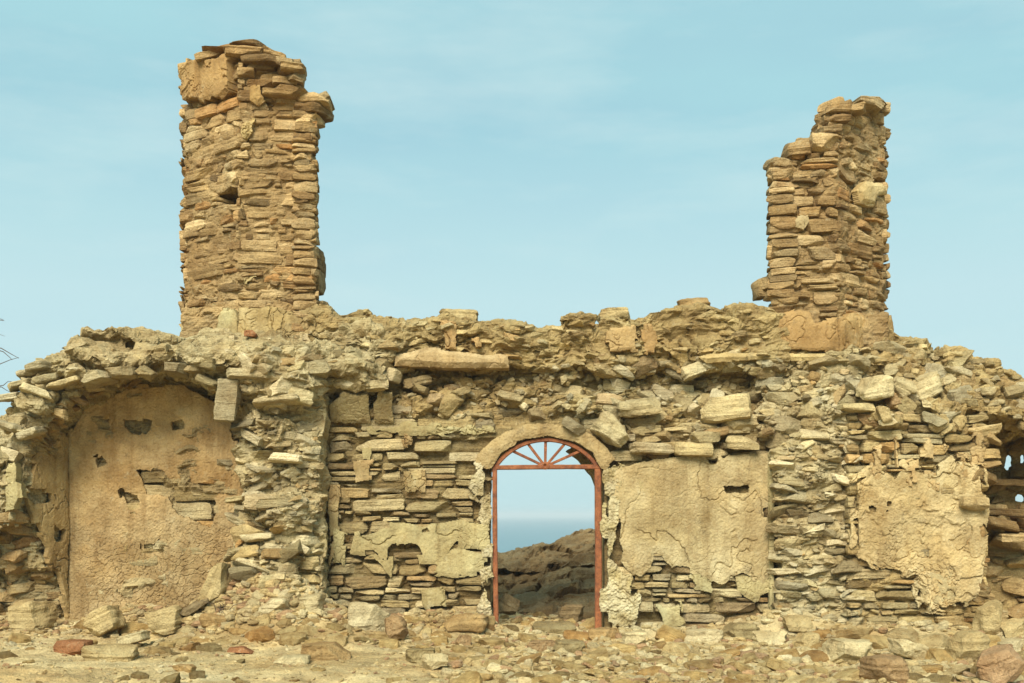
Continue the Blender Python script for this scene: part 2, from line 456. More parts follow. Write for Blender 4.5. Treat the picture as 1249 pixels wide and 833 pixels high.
# ------------------------------------------------------------------ plaster sheets
def plaster(face, px_poly, th=.055, res=.009, holes=(), edge=.035, cell=.22, crack=1.0, tilt=.015, flake=.12, flake_p=.5,
            col=(.46, .36, .19), col2=(.38, .28, .14), seed=0, rough=.004, wave=.012, back=-.03, lose=0.0, mott=2.2, poly_uv=None, hole_uv=(), min_cells=90, cmask=None, losef=None, tint=None, zl=1.0):
    poly = face.poly(px_poly) if poly_uv is None else np.asarray(poly_uv, float)
    lo, hi = poly.min(0) - .05, poly.max(0) + .05
    nu, nv = int((hi[0] - lo[0]) / res) + 2, int((hi[1] - lo[1]) / res) + 2
    U, V = np.meshgrid(lo[0] + np.arange(nu) * res, lo[1] + np.arange(nv) * res)
    P3 = np.stack([U, V, np.full_like(U, seed * 3.3)], -1)
    wu = U + .10 * vnoise(P3 * 3, seed) + .05 * vnoise(P3 * 8, seed) + .02 * vnoise(P3 * 21, seed + 1)
    wv = V + .10 * vnoise(P3 * 3, seed + 2) + .05 * vnoise(P3 * 8, seed + 2) + .02 * vnoise(P3 * 21, seed + 3)
    s = sdf(poly, U, V)
    for h in holes: s = np.minimum(s, -sdf(face.poly(h), U, V))
    for h in hole_uv: s = np.minimum(s, -sdf(h, U, V))
    se = s + edge * fbm(P3 * 6, 4, seed + 4)
    f1, f2, cid, du, dv = vor2(wu / cell, wv / cell * 1.15, seed)
    g1, g2, gid, gu, gv = vor2(wu / (cell * .45), wv / (cell * .45), seed + 7)
    m = (se > 0) & ~((se < flake) & (cid > 1 - 2 * flake_p))
    if lose > 0:
        m &= ~((fbm(P3 * 1.9, 3, seed + 9) + .35 * gid) > 1 - lose)
    if losef is not None:
        qx, qy = to_px(face.P(U, V)); m &= ~((fbm(P3 * 2.6, 3, seed + 9) + .4 * gid) > 1 - losef(qx, qy))
    big = fbm(P3 * 1.3, 3, seed + 5)
    cm = np.clip((vnoise(P3 * 2.3, seed + 6) + .15) * 3.0, 0, 1)          # where the coarse cracks run
    cm2 = np.clip((vnoise(P3 * 1.7, seed + 8) - .05) * 3.0, 0, 1)
    if cmask is not None:
        qx, qy = to_px(face.P(U, V)); a_, b_ = cmask(qx, qy); cm = np.clip(cm * .3 + a_, 0, 1); cm2 = np.clip(cm2 * .3 + b_, 0, 1)
    nA = fbm(np.stack([wu, wv, P3[..., 2]], -1) * (.45 / cell), 4, seed + 20, .5); nB = fbm(np.stack([wv, wu, P3[..., 2] + 9], -1) * (.55 / cell), 4, seed + 21, .5)
    def zline(n_, wd):
        gy, gx = np.gradient(n_, res); return np.clip(1 - np.abs(n_) / (np.hypot(gx, gy) + .35 / cell) / wd, 0, 1)
    c1 = zl * np.maximum(zline(nA, .009) * np.clip(cm * 1.4, 0, 1), zline(nB, .008) * np.clip((vnoise(P3 * 1.9, seed + 22) - .1) * 3, 0, 1))
    c2 = np.clip(1 - (g2 - g1) * cell * .45 / .012, 0, 1) * cm2 * .8
    groove = np.maximum(c1, c2) * crack
    edge_thin = np.clip(1 - se / .07, 0, 1) * .45 * th
    h = th + wave * big + zl * tilt * .6 * (np.tanh(nA * 14) + .7 * np.tanh(nB * 14)) \
        + tilt * .5 * gid * cm2 + rough * fbm(P3 * 40, 3, seed + 11) + rough * .8 * fbm(P3 * 12, 3, seed + 12) - .028 * groove - edge_thin
    h = np.maximum(h, back + .012)
    X = face.P(U, V, h); Xb = face.P(U, V, np.full_like(U, back))
    t = np.clip(.5 + 1.2 * fbm(P3 * mott, 4, seed + 13), 0, 1)[..., None]
    c = np.array(col) * t + np.array(col2) * (1 - t)
    c = c * (1 + .07 * np.tanh(nA * 10)[..., None]) * (1 + .06 * gid[..., None] * cm2[..., None])
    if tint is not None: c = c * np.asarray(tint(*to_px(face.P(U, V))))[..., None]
    kall = m[:-1, :-1] & m[1:, :-1] & m[:-1, 1:] & m[1:, 1:]
    if not kall.any(): return []
    return [_sheet(kc, nu, nv, X, Xb, c) for kc in islands(kall, min_cells)]

def islands(k, least):
    lab = np.where(k, np.arange(1, k.size + 1).reshape(k.shape), 0)
    while True:
        p = np.pad(lab, 1)
        n = np.maximum.reduce([lab, p[:-2, 1:-1], p[2:, 1:-1], p[1:-1, :-2], p[1:-1, 2:]])
        n = np.where(k, n, 0)
        f = np.concatenate([[0], n.ravel()]); n2 = np.where(k, f[n], 0); n = np.maximum(n, n2)
        if (n == lab).all(): break
        lab = n
    ids_, cnt = np.unique(lab[k], return_counts=True)
    o = np.argsort(-cnt)
    return [lab == ids_[i] for i in o if cnt[i] >= least or i == o[0]]

def _sheet(kc, nu, nv, X, Xb, c):
    acc = Acc()
    ids = np.arange(nu * nv).reshape(nv, nu); nb = nu * nv
    q = [np.stack([ids[:-1, :-1][kc], ids[:-1, 1:][kc], ids[1:, 1:][kc], ids[1:, :-1][kc]], 1)]
    kp = np.pad(kc, 1)
    A, B, Cc, Dd = ids[:-1, :-1], ids[:-1, 1:], ids[1:, 1:], ids[1:, :-1]
    for nbk, p0, p1 in ((kp[:-2, 1:-1], A, B), (kp[1:-1, 2:], B, Cc), (kp[2:, 1:-1], Cc, Dd), (kp[1:-1, :-2], Dd, A)):
        e = kc & ~nbk
        a, b = p0[e], p1[e]
        q.append(np.stack([a, a + nb, b + nb, b], 1))
    q.append(np.stack([ids[:-1, :-1][kc], ids[1:, :-1][kc], ids[1:, 1:][kc], ids[:-1, 1:][kc]], 1) + nb)
    q = np.concatenate(q)
    VV = np.concatenate([X.reshape(-1, 3), Xb.reshape(-1, 3)]); CC = np.concatenate([c.reshape(-1, 3)] * 2)
    used, inv = np.unique(q.ravel(), return_inverse=True)
    acc.add(VV[used], inv.reshape(-1, 4), np.clip(CC[used], 0, .85))
    return acc

# ================================================================== THE RUIN
ruin = bpy.data.objects.new('ruined_building', None); col_main.objects.link(ruin)
ruin['label'] = 'roofless ruined stone building with two broken pillars rising above its front wall'
ruin['category'] = 'building'

A_front, A_bay, A_pierL, A_pierR, A_end, A_p1, A_p2 = (Acc() for _ in range(7))

def door_quiet(V):
    px, py = to_px(V)
    d = np.maximum(np.abs(px - 667) - 66, np.maximum(540 - py, 0) * .9)
    return np.clip(d / 28, .12, 1) * np.where((py > 530) & (V[:, 1] < .3), .45, 1)

# front wall: lower coursed wall with the doorway, rubble slope over it, crumbling top
low = [(372, 520), (600, 520), (980, 520), (980, 830), (737, 830), (737, 574), (722, 553), (700, 540), (666, 533), (634, 540), (612, 553), (598, 574), (598, 830), (372, 830)]
top = [(380, 377), (392, 374), (402, 378), (415, 382), (440, 380), (470, 386), (500, 391), (535, 388), (540, 385), (580, 386), (590, 392), (620, 393), (660, 395),
       (700, 402), (730, 403), (736, 388), (770, 385), (778, 389), (800, 387), (820, 382), (840, 377), (862, 373), (885, 375), (905, 379), (925, 377), (960, 377)]
sh = [pf(low, .105, .72),
      pf([(724, 540), (775, 540), (775, 830), (731, 830), (730, 600), (722, 580), (705, 560), (690, 549)], .42, .72),
      prism([(372, 436, .48), (980, 436, .48), (980, 480, .30), (980, 535, .04), (372, 535, .04), (372, 480, .30)], .76),
      pf(top + [(960, 450), (380, 450)], .04, .70)]
rl = np.random.default_rng(3)
for i in range(46):
    px, py = rl.uniform(405, 950), rl.uniform(452, 512)
    if 590 < px < 745 and py > 500: continue
    sh.append(lump(px, py, .36 - (py - 445) / 90 * .34 + .02, (rl.uniform(.08, .26), rl.uniform(.08, .16), rl.uniform(.05, .13)), i))
for i in range(26):
    px, py = rl.uniform(400, 940), rl.uniform(385, 432)
    sh.append(lump(px, py, .06, (rl.uniform(.12, .35), rl.uniform(.06, .13), rl.uniform(.05, .11)), i + 90))
core(A_front, sh, .026, .9, 1, 'warm', door_quiet, light=lambda V: np.where((to_px(V)[1] > 525) & (V[:, 1] < .3), .58, .92)[:, None])  # lower core: brown mortar painted darker still, joint shade put into the colour

# left vaulted bay
sil = [(-170, 610), (-100, 575), (-40, 535), (0, 508), (14, 494), (26, 481), (36, 463), (46, 447), (60, 431), (76, 421), (112, 416), (160, 415), (205, 412), (240, 409), (330, 406), (420, 400)]
und = [(425, 470), (330, 500), (300, 505), (280, 484), (255, 470), (222, 452), (188, 446), (145, 453), (108, 468), (78, 490), (52, 520), (34, 548), (24, 585), (10, 640), (-170, 640)]
def sx(y): return -6.155 + (y + .45) * .35 - .11
sh = [prism([(x, y, .05) for x, y in sil] + [(x, y, -.42) for x, y in und], 1.0),
      pf([(36, 545), (62, 490), (110, 450), (330, 445), (330, 830), (-60, 830), (-60, 600), (20, 590)], .445, 1.2),
      plan([(-8.6, -.40), (sx(-.40), -.40), (sx(1.2), 1.2), (-8.6, 1.2)], W(0, 640, 0)[2], W(0, 545, 0)[2]),
      plan([(-8.6, .02), (sx(.02), .02), (sx(1.2), 1.2), (-8.6, 1.2)], W(0, 690, 0)[2], W(0, 630, 0)[2]),
      plan([(-8.6, .32), (sx(.32), .32), (sx(1.2), 1.2), (-8.6, 1.2)], -.5, W(0, 680, 0)[2])]
for i, (px, py, Y, r) in enumerate([(76, 446, -.12, (.3, .3, .13)), (130, 436, -.22, (.5, .4, .14)), (200, 436, -.3, (.5, .4, .15)), (262, 436, -.4, (.55, .4, .19)),
                                   (330, 440, -.42, (.55, .4, .2)), (385, 438, -.35, (.4, .35, .22)), (160, 414, .05, (.7, .4, .10)), (310, 424, -.15, (.8, .35, .12)),
                                   (46, 486, -.42, (.22, .25, .12)), (22, 520, -.42, (.2, .25, .15)), (90, 456, -.5, (.25, .2, .06)), (4, 570, -.42, (.2, .2, .25))]):
    sh.append(lump(px, py, Y, r, i * 3.1))
core(A_bay, sh, .028, 1.0, 2, 'pale', None)

# left pier with its broken haunch
sh = [pf([(292, 520), (305, 500), (393, 470), (393, 640), (393, 830), (272, 830), (284, 700), (290, 600)], -.42, 1.4),
      lump(345, 470, -.42, (.62, .36, .3), 1), lump(420, 452, -.2, (.5, .36, .2), 2), lump(452, 458, -.06, (.36, .32, .16), 3), lump(330, 520, -.42, (.4, .25, .2), 4),
      lump(470, 430, .02, (.3, .25, .2), 5), lump(440, 410, .12, (.55, .3, .25), 6), lump(355, 620, -.48, (.32, .22, .28), 7), lump(330, 690, -.5, (.4, .3, .3), 8)]
def pier_quiet(V):
    px, py = to_px(V)
    return np.where(py > 500, np.clip((400 - px) / 10, .55, 1), 1.0)
core(A_pierL, sh, .026, .95, 3, 'pale', pier_quiet)

# right pier
sh = [pf([(952, 545), (985, 520), (1045, 520), (1045, 830), (952, 830)], -.26, .8),
      prism([(930, 428, .05), (1050, 428, .05), (1050, 530, -.28), (930, 530, -.05)], .7)]
rl = np.random.default_rng(5)
for i in range(22):
    px, py = rl.uniform(950, 1040), rl.uniform(440, 700)
    sh.append(lump(px, py, -.05 if py < 480 else -.22, (rl.uniform(.08, .24), rl.uniform(.1, .18), rl.uniform(.05, .14)), i))
core(A_pierR, sh, .026, .95, 4, 'pale')

# right end wall, sloping rubble above it, dark arched bay beyond
silr = [(1035, 412), (1087, 408), (1110, 415), (1140, 422), (1170, 430), (1200, 442), (1230, 454), (1249, 460), (1300, 474), (1400, 495)]
sh = [pf([(1036, 525), (1203, 525), (1203, 830), (1036, 830)], -.35, .9),
      prism([(x, y, .32) for x, y in silr] + [(1400, 535, -.4), (1249, 517, -.48), (1215, 512, -.46), (1185, 505, -.44), (1160, 520, -.42), (1036, 535, -.4)], 1.3)]
Yb = 1.0
for a, b, c, d in ((1180, 1226, 550, 830), (1235, 1244, 540, 600), (1170, 1420, 480, 555), (1180, 1420, 573, 603), (1180, 1240, 596, 830), (1252, 1420, 550, 830), (1180, 1420, 612, 830)):
    sh.append(pf([(a, c), (b, c), (b, d), (a, d)], Yb, 1.11))
for i in range(24):
    px = rl.uniform(1060, 1260); t = rl.uniform(0, 1)
    y0 = np.interp(px, [1035, 1249], [418, 466]); py = y0 + t * (515 - y0)
    sh.append(lump(px, py, .25 - t * .65, (rl.uniform(.1, .3), rl.uniform(.1, .2), rl.uniform(.05, .13)), i))
def end_quiet(V):
    px, py = to_px(V)
    return np.where((V[:, 1] > .9) & (py > 540), .25, 1.0) * np.where((V[:, 1] < -.2) & (py > 540), .6, 1.0)
core(A_end, sh, .026, 1.0, 6, 'warm', end_quiet)

# --- pillars
def W2(px, Y): return ((px - CX) * (DIST + Y) / F, Y)
def zz(py, Y=.15): return ZC + (HY - py) * (DIST + Y) / F
L_plan = [W2(224, .78), W2(290, .12), W2(386, .20), W2(379, 1.15), W2(230, 1.35)]
R_plan = [W2(938, .06), W2(1022, -.06), W2(1081, .75), W2(1072, 1.35), W2(945, 1.15)]
def shrink(pl, d):
    c = np.mean(np.array(pl), 0); out = []
    for p in pl:
        v = np.array(p) - c; out.append(tuple(c + v * (1 - d / np.linalg.norm(v))))
    return out
Lt = [W2(226, .78), W2(290, .14), W2(366, .2), W2(358, 1.1), W2(231, 1.3)]
Ls = shrink(L_plan, .062)
def on_ab(px):
    a, b = np.array(Ls[0]), np.array(Ls[1])
    m = (px - CX) / F; t = (m * (DIST + a[1]) - a[0]) / ((b[0] - a[0]) - m * (b[1] - a[1]))
    return a + (b - a) * t
h1, h2 = on_ab(262), on_ab(288); inw = np.array((.35, .5))
notch = [Ls[0], tuple(h1), tuple(h1 + inw), tuple(h2 + inw), tuple(h2), *Ls[1:]]
sh = [plan(Ls, zz(440), zz(247)), plan(notch, zz(249), zz(223)), plan(Ls, zz(225), zz(124)), plan(shrink(Lt, .10), zz(140), zz(74)),
      plan(shrink([W2(250, .6), W2(292, .2), W2(330, .3), W2(325, .9), W2(255, 1.1)], .05), zz(80), zz(66)),
      pf([(222, 375), (393, 365), (394, 430), (220, 430)], .30, 1.3)]
core(A_p1, sh, .026, .42, 11, 'tower', light=.95)
def lerp(a, b, t): return tuple(np.array(a) * (1 - t) + np.array(b) * t)
R2 = [lerp(R_plan[0], R_plan[1], .33), R_plan[1], R_plan[2], R_plan[3], lerp(R_plan[4], R_plan[3], .35)]
R3 = [lerp(R_plan[0], R_plan[1], .82), R_plan[1], R_plan[2], R_plan[3], lerp(R_plan[4], R_plan[3], .6)]
sh = [plan(shrink(R_plan, .075), zz(445), zz(198)), plan(shrink(R2, .09), zz(210), zz(173)), plan(shrink(R3, .07), zz(190), zz(134)),
      pf([(938, 380), (1082, 380), (1085, 440), (937, 440)], .25, 1.3)]
core(A_p2, sh, .03, .5, 12, 'tower', light=.9)

def wrap(acc, pl, z0, z1, kind, seed, accept=None, tops=None, **kw):
    n = len(pl)
    for i in range(n):
        a, b = np.array(pl[i]), np.array(pl[(i + 1) % n])
        L = np.linalg.norm(b - a)
        fc = Face((a[0], a[1], 0), (b[0] - a[0], b[1] - a[1], 0))
        courses(acc, fc, 0.0, L, z0, z1, accept if i < 2 else None, kind, seed + i, topfn=None if tops is None else tops.get(i), **kw)

A0, B0 = np.array(L_plan[0]), np.array(L_plan[1])
FL_left = Face((*L_plan[0], 0), (*(np.array(L_plan[1]) - L_plan[0]), 0)); FL_front = Face((*L_plan[1], 0), (*(np.array(L_plan[2]) - L_plan[1]), 0))
FR_left = Face((*R_plan[0], 0), (*(np.array(R_plan[1]) - R_plan[0]), 0)); FR_right = Face((*R_plan[1], 0), (*(np.array(R_plan[2]) - R_plan[1]), 0))
hole = [(266, 226), (286, 226), (286, 245), (266, 245)]
def acc_L(px, py, u, v):
    if 262 < px < 290 and 222 < py < 248: return False
    if px < 285 and py < 126 and py > 70: return False
    if py > 377: return False
    return True
wrap(A_p1, L_plan, zz(418), zz(124), 'tower', 100, acc_L, hr=(.09, .17), asp=(1.2, 5.0), dep=.15, pr=(-.03, .018), gap=.007, wav=.04)
wrap(A_p1, Lt, zz(124), zz(76), 'tower', 120, acc_L, hr=(.07, .13), asp=(1.4, 5), dep=.16, pr=(-.04, .03), wav=.04)
def acc_R(px, py, u, v):
    if py > 392: return False
    if py > 378 and px < 1000: return False
    if 1040 < px < 1068 and 222 < py < 254: return False
    return True
stepL = lambda u: zz(199) if u < .30 else (zz(172) if u < .74 else zz(152))
wrap(A_p2, R_plan, zz(430), zz(133), 'tower', 140, acc_R, {0: stepL, 3: lambda u: zz(130) if u < .8 else zz(172), 4: lambda u: zz(198)}, hr=(.10, .19), asp=(1.2, 4.2), dep=.17, pr=(-.035, .035), gap=.009, wav=.04)

# hand placed stones: (px, py, Y, w, h, d, tilt) on a pillar or wall
def hand(acc, items, kind, seed, tmpl=(9, 5, 5), **kw):
    rg = np.random.default_rng(seed)
    C, A, D = [], [], []
    for px, py, Y, w, h, d, t in items:
        s = (DIST + Y) / F
        C.append(W(px, py, Y)); A.append((rg.normal(0, .08), R_(t), rg.normal(0, .15))); D.append((w * s / 2, d / 2, h * s / 2))
    A = np.array(A)
    kw = dict(dict(k=11, chisel=8, rough=.14, cmin=.7), **kw)
    stones(acc, C, rotm(A[:, 0], A[:, 1], A[:, 2]), D, pal(kind, len(C), rg), seed, tmpl, **kw)

hand(A_p1, [(384, 128, .38, 40, 11, .5, -4), (396, 126, .42, 18, 9, .45, -32), (381, 139, .40, 37, 11, .5, -3), (378, 150, .38, 32, 11, .5, 2), (375, 161, .36, 27, 11, .5, 0), (373, 172, .34, 23, 10, .4, 0), (352, 122, .3, 60, 8, .6, 4), (358, 88, .25, 30, 10, .5, 6), (361, 97, .35, 22, 14, .6, 12),
            (350, 104, .5, 24, 10, .5, 0), (306, 62, .4, 50, 7, .6, 2), (280, 66, .5, 60, 7, .6, -4), (258, 71, .55, 36, 8, .5, -14), (335, 72, .35, 30, 9, .5, 12), (344, 80, .3, 36, 9, .5, 8),
            (300, 70, .3, 50, 10, .5, 0), (330, 80, .25, 60, 9, .5, 3), (387, 320, .6, 12, 30, .4, 4), (389, 345, .6, 10, 26, .4, 0), (227, 160, .9, 10, 12, .3, 0), (227, 270, .9, 10, 14, .3, 0)], 'tower', 160)
hand(A_p2, [(952, 201, .25, 30, 11, .5, 6), (975, 184, .2, 34, 18, .6, 0), (1003, 180, .15, 34, 22, .6, -2), (1012, 152, .2, 30, 9, .6, -8), (1008, 162, .15, 26, 9, .5, -4), (1034, 137, .25, 40, 10, .6, -8),
            (1058, 131, .5, 40, 10, .5, 6), (1066, 126, .6, 28, 7, .5, 2), (1072, 135, .8, 20, 12, .4, 4), (1018, 141, .15, 34, 9, .5, 3),
            (930, 349, .3, 16, 14, .4, 5), (928, 358, .35, 12, 16, .3, 80), (940, 362, .2, 14, 12, .3, 10)], 'tower', 161)
# stones on the front-wall crest and the broken edges of the bays
hand(A_bay, [(34, 456, .0, 24, 8, .4, -8), (26, 470, -.1, 30, 8, .4, -16), (14, 484, -.1, 28, 9, .4, -10), (60, 462, -.45, 30, 9, .4, -14), (52, 448, -.38, 26, 9, .4, -10), (80, 468, -.55, 40, 7, .45, -18), (46, 480, -.55, 40, 9, .4, 20),
             (118, 463, -.6, 40, 12, .45, -18), (150, 455, -.62, 34, 11, .4, -6), (180, 455, -.6, 20, 14, .4, 40), (216, 452, -.62, 26, 11, .4, 4), (236, 450, -.6, 18, 8, .3, -8), 
             (256, 466, -.5, 26, 10, .35, 25), (40, 528, -.5, 26, 9, .4, -20),
             (306, 462, -.60, 56, 10, .5, 4), (345, 474, -.64, 30, 20, .4, -20), (338, 490, -.62, 56, 8, .4, -6)], 'pale', 170)
hand(A_bay, [(279, 489, -.62, 27, 52, .22, 5)], 'pale', 172, tmpl=(10, 5, 14), k=18, chisel=3, rough=.10)
hand(A_bay, [(322, 612, -.50, 58, 18, .4, 3), (318, 655, -.48, 40, 10, .4, -4), (350, 560, -.50, 40, 10, .4, 4)], 'pale', 173)
hand(A_end, [(1045, 498, -.38, 40, 12, .4, 0)], 'warm', 171)

# --- ray casts on the cores
allV, allF, off = [], [], 0
for V, Q in CORES:
    allV.append(V)
    Q = np.asarray(Q)
    allF += (Q + off).tolist(); off += len(V)
BVH = BVHTree.FromPolygons(np.concatenate(allV).tolist(), allF)
def hit(px, py):
    loc, nor, _, _ = BVH.ray_cast(Vector(CAM), Vector(ray(px, py)), 60)
    if loc is None: return None
    nor = np.array(nor)
    if nor @ ray(px, py) > 0: nor = -nor
    return np.array(loc), nor

def rubble(acc, poly, n, s0, s1, kind, seed, tilt=.28, flat=(.28, .55), embed=.35, yaw=.5, space=.62, ymax=.95, power=2.2, tmpl=(9, 6, 6), roll=None, xmax=None, avoid=None, **kw):
    rg = np.random.default_rng(seed)
    poly = np.array(poly, float); lo, hi = poly.min(0), poly.max(0)
    cand = rg.uniform(lo, hi, (n * 14, 2)); cand = cand[inpoly(poly, cand[:, 0], cand[:, 1])]
    sizes = s0 + (s1 - s0) * rg.random(len(cand)) ** power
    sizes = -np.sort(-sizes[:n * 3]) if len(cand) > n * 3 else -np.sort(-sizes)
    placed, C, A, D = [], [], [], []
    fl = rg.uniform(*flat, len(sizes))
    for (px, py), s, f in zip(cand, sizes, fl):
        if len(C) >= n: break
        rx, ry = s * 95 * .5, s * 95 * .5 * f
        if placed:
            q = np.array(placed)
            dd = np.hypot((q[:, 0] - px) / (q[:, 2] + rx), (q[:, 1] - py) / (q[:, 3] + ry))
            if dd.min() < space * 1.35: continue
        if xmax is not None and px + rx > xmax: continue
        if avoid is not None and avoid(px, py, rx): continue
        h = hit(px, py)
        if h is None or h[0][1] > ymax: continue
        placed.append((px, py, rx, ry))
        p, nrm = h
        d = (s / 2 * rg.uniform(.8, 1.1), s / 2 * rg.uniform(.5, .8), s / 2 * f)
        C.append(p - nrm * d[1] * embed + nrm * .01)
        A.append((rg.normal(-.15, tilt * .7), rg.normal(0, tilt) if roll is None else rg.normal(*roll), rg.normal(0, yaw)))
        D.append(d)
    if not C: return
    A = np.array(A)
    stones(acc, C, rotm(A[:, 0], A[:, 1], A[:, 2]), D, pal(kind, len(C), rg), seed, tmpl, k=14, chisel=13, rough=.11, strata=.05, cmin=.52, **kw)

# =================== stonework and plaster of each part
MID = Face((0, 0, 0), (1, 0, 0))
arch_out = [(560, 600), (572, 560), (590, 540), (612, 524), (640, 515), (668, 511), (700, 515), (726, 525), (752, 545), (764, 570), (766, 600), (766, 800), (572, 800)]
plR = [(748, 572), (800, 560), (850, 556), (935, 553), (942, 560), (945, 690), (930, 715), (905, 700), (880, 712), (850, 700), (820, 693), (800, 676), (790, 698), (762, 705), (745, 690), (745, 630)]
plM = [(432, 648), (470, 637), (520, 640), (560, 634), (596, 640), (598, 672), (560, 668), (545, 690), (512, 688), (506, 672), (482, 672), (478, 708), (455, 680), (428, 676)]
def acc_mid(px, py, u, v):
    if inpoly(arch_out, px, py)[0] and py < 580: return False
    if 584 < px < 752 and py > 520: return False
    if sdf(plR, np.array([px]), np.array([py]))[0] > 9: return False
    if sdf(plM, np.array([px]), np.array([py]))[0] > 9: return False
    if py < 508 + 10 * math.sin(px * .05): return False
    return True
courses(A_front, MID, W(400, 0, 0)[0], W(602, 0, 0)[0], -.1, W(0, 500, 0)[2], acc_mid, 'wall', 200, hr=(.065, .18), asp=(1.5, 5.0), dep=.14, pr=(-.045, .022), gap=.009, wav=.035, skip=.07, tmpl=(9, 4, 5))
courses(A_front, MID, W(745, 0, 0)[0], W(950, 0, 0)[0], -.1, W(0, 520, 0)[2], acc_mid, 'wall', 201, hr=(.06, .17), asp=(1.5, 5.0), dep=.14, pr=(-.045, .022), gap=.009, wav=.035, skip=.06, tmpl=(9, 4, 5))
rubble(A_front, [(400, 512), (480, 452), (620, 452), (640, 440), (940, 440), (948, 540), (760, 530), (720, 512), (610, 512), (560, 516)], 190, .08, .46, 'wall', 210, tilt=.3, embed=.62, flat=(.18, .45))
rubble(A_front, [(620, 455), (760, 440), (945, 440), (948, 520), (760, 515)], 40, .12, .42, 'pale', 213, tilt=.35, embed=.5, space=.8)
rubble(A_front, [(395, 372), (470, 384), (560, 384), (690, 396), (760, 384), (935, 372), (940, 440), (620, 440), (395, 445)], 110, .05, .34, 'warm', 211, tilt=.14, flat=(.14, .32), embed=.8)
rubble(A_front, [(400, 505), (480, 455), (940, 440), (948, 535), (760, 528), (720, 510), (610, 510), (540, 515)], 260, .04, .14, 'pale', 214, tilt=.5, flat=(.3, .7), embed=.3, space=.5)
rubble(A_pierL, [(288, 480), (396, 480), (396, 750), (270, 740)], 200, .04, .13, 'pale', 215, tilt=.5, flat=(.3, .7), embed=.3, space=.5, xmax=397)
rubble(A_pierR, [(930, 440), (1040, 440), (1045, 760), (948, 760)], 180, .04, .13, 'pale', 216, tilt=.4, flat=(.3, .7), embed=.3, space=.5)
# a few big stones of the slope
hand(A_front, [(885, 500, .06, 60, 30, .45, -7), (780, 497, .0, 52, 20, .35, -8), (860, 533, -.03, 36, 14, .3, -5), (905, 540, -.03, 42, 15, .3, 3), (795, 548, -.02, 54, 13, .3, 2), (846, 549, -.03, 48, 16, .3, 2), 
               (548, 492, .1, 22, 28, .25, 40), (700, 520, -.02, 30, 12, .3, 35), (560, 479, .12, 30, 9, .25, -20), (508, 466, .15, 34, 12, .3, -12), (512, 476, .1, 24, 9, .3, 20)], 'wall', 212)

def part(acc, name, mat, parent, label=None, smooth=False):
    o = acc.build(name, mat, parent, smooth)
    if label: o['label'] = label
    return o

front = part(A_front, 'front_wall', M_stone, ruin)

def pl(parent, face, poly, label=None, name='plaster', mat=None, **kw):
    for i, a in enumerate(plaster(face, poly, **kw)):
        part(a, name, mat or M_plaster, parent, label if i == 0 else None, smooth=False)

TAN, TAN2 = (.47, .37, .195), (.39, .295, .15)
GRN, GRN2 = (.45, .39, .225), (.385, .32, .175)
PINK, PINK2 = (.44, .31, .165), (.36, .235, .115)
pl(front, MID, plR, 'wide cracked plaster panel right of the doorway', th=.040, cell=.5, crack=.9, tilt=.010, flake=.12, flake_p=.4, edge=.05, rough=.006, cmask=lambda x, y: (np.clip(.4 + (y - 620) / 120, 0, .9), np.clip((y - 660) / 60, 0, .6)), col=(.54, .45, .28), col2=(.42, .335, .19), seed=21,
   holes=[[(884, 594), (913, 592), (913, 600), (886, 601)]], wave=.014)
pl(front, MID, plM, 'patch of cracked plaster left of the doorway', th=.036, cell=.36, tilt=.008, flake=.08, flake_p=.3, col=GRN, col2=GRN2, seed=22)
for i, p in enumerate([[(445, 520), (500, 514), (600, 519), (606, 527), (540, 532), (450, 530)], [(486, 524), (508, 522), (506, 548), (492, 545)], [(430, 562), (456, 560), (454, 585), (434, 588)], [(492, 575), (520, 572), (518, 600), (494, 600)],
                       [(510, 718), (545, 715), (548, 742), (520, 745)], [(400, 590), (416, 590), (418, 640), (402, 690)], [(402, 640), (424, 650), (420, 690), (402, 690)], [(540, 672), (560, 668), (596, 676), (594, 700), (556, 706), (524, 700)],
                       [(840, 702), (858, 694), (874, 706), (868, 724), (846, 720)], [(800, 738), (830, 734), (838, 762), (806, 768)], [(896, 700), (945, 700), (945, 722), (920, 735), (898, 722)], [(765, 580), (790, 574), (792, 610), (768, 615)], [(440, 545), (455, 545), (452, 562), (442, 560)]]):
    pl(front, MID, p, th=.034, cell=.2, tilt=.008, flake=.04, flake_p=.25, edge=.03, col=PINK if i in (1, 2, 3, 5) else GRN, col2=GRN2, seed=30 + i)
# rough white jamb render and the plastered arch ring
pl(front, MID, [(566, 575), (584, 560), (599, 574), (601, 770), (580, 772), (578, 740), (590, 720), (584, 690), (590, 660), (578, 640), (586, 615), (562, 600)], 'crumbling whitish render beside the left door post',
   th=.05, cell=.22, crack=.7, tilt=.02, flake=.08, flake_p=.4, edge=.06, rough=.020, col=(.56, .50, .36), col2=(.42, .35, .2), seed=51, lose=.12, mott=7)
pl(front, MID, [(733, 574), (748, 560), (772, 575), (766, 610), (758, 650), (752, 680), (770, 700), (782, 730), (775, 764), (733, 768)], 'crumbling whitish render beside the right door post',
   th=.05, cell=.22, crack=.7, tilt=.02, flake=.08, flake_p=.4, edge=.06, rough=.020, col=(.55, .49, .34), col2=(.43, .36, .2), seed=52, mott=7)
ring = [(582, 572), (580, 556), (598, 539), (618, 525), (645, 517), (668, 515), (698, 518), (722, 528), (742, 544), (752, 560), (738, 574), (733, 572), (722, 553), (702, 541), (668, 534), (634, 540), (612, 553), (600, 572)]
pl(front, MID, ring, 'plastered arch ring over the doorway', name='door_arch', th=.046, cell=.45, crack=1, tilt=.010, flake=.02, flake_p=.3, edge=.02, rough=.007, wave=.012, col=(.47, .36, .20), col2=(.37, .27, .14), seed=53, back=-.1)
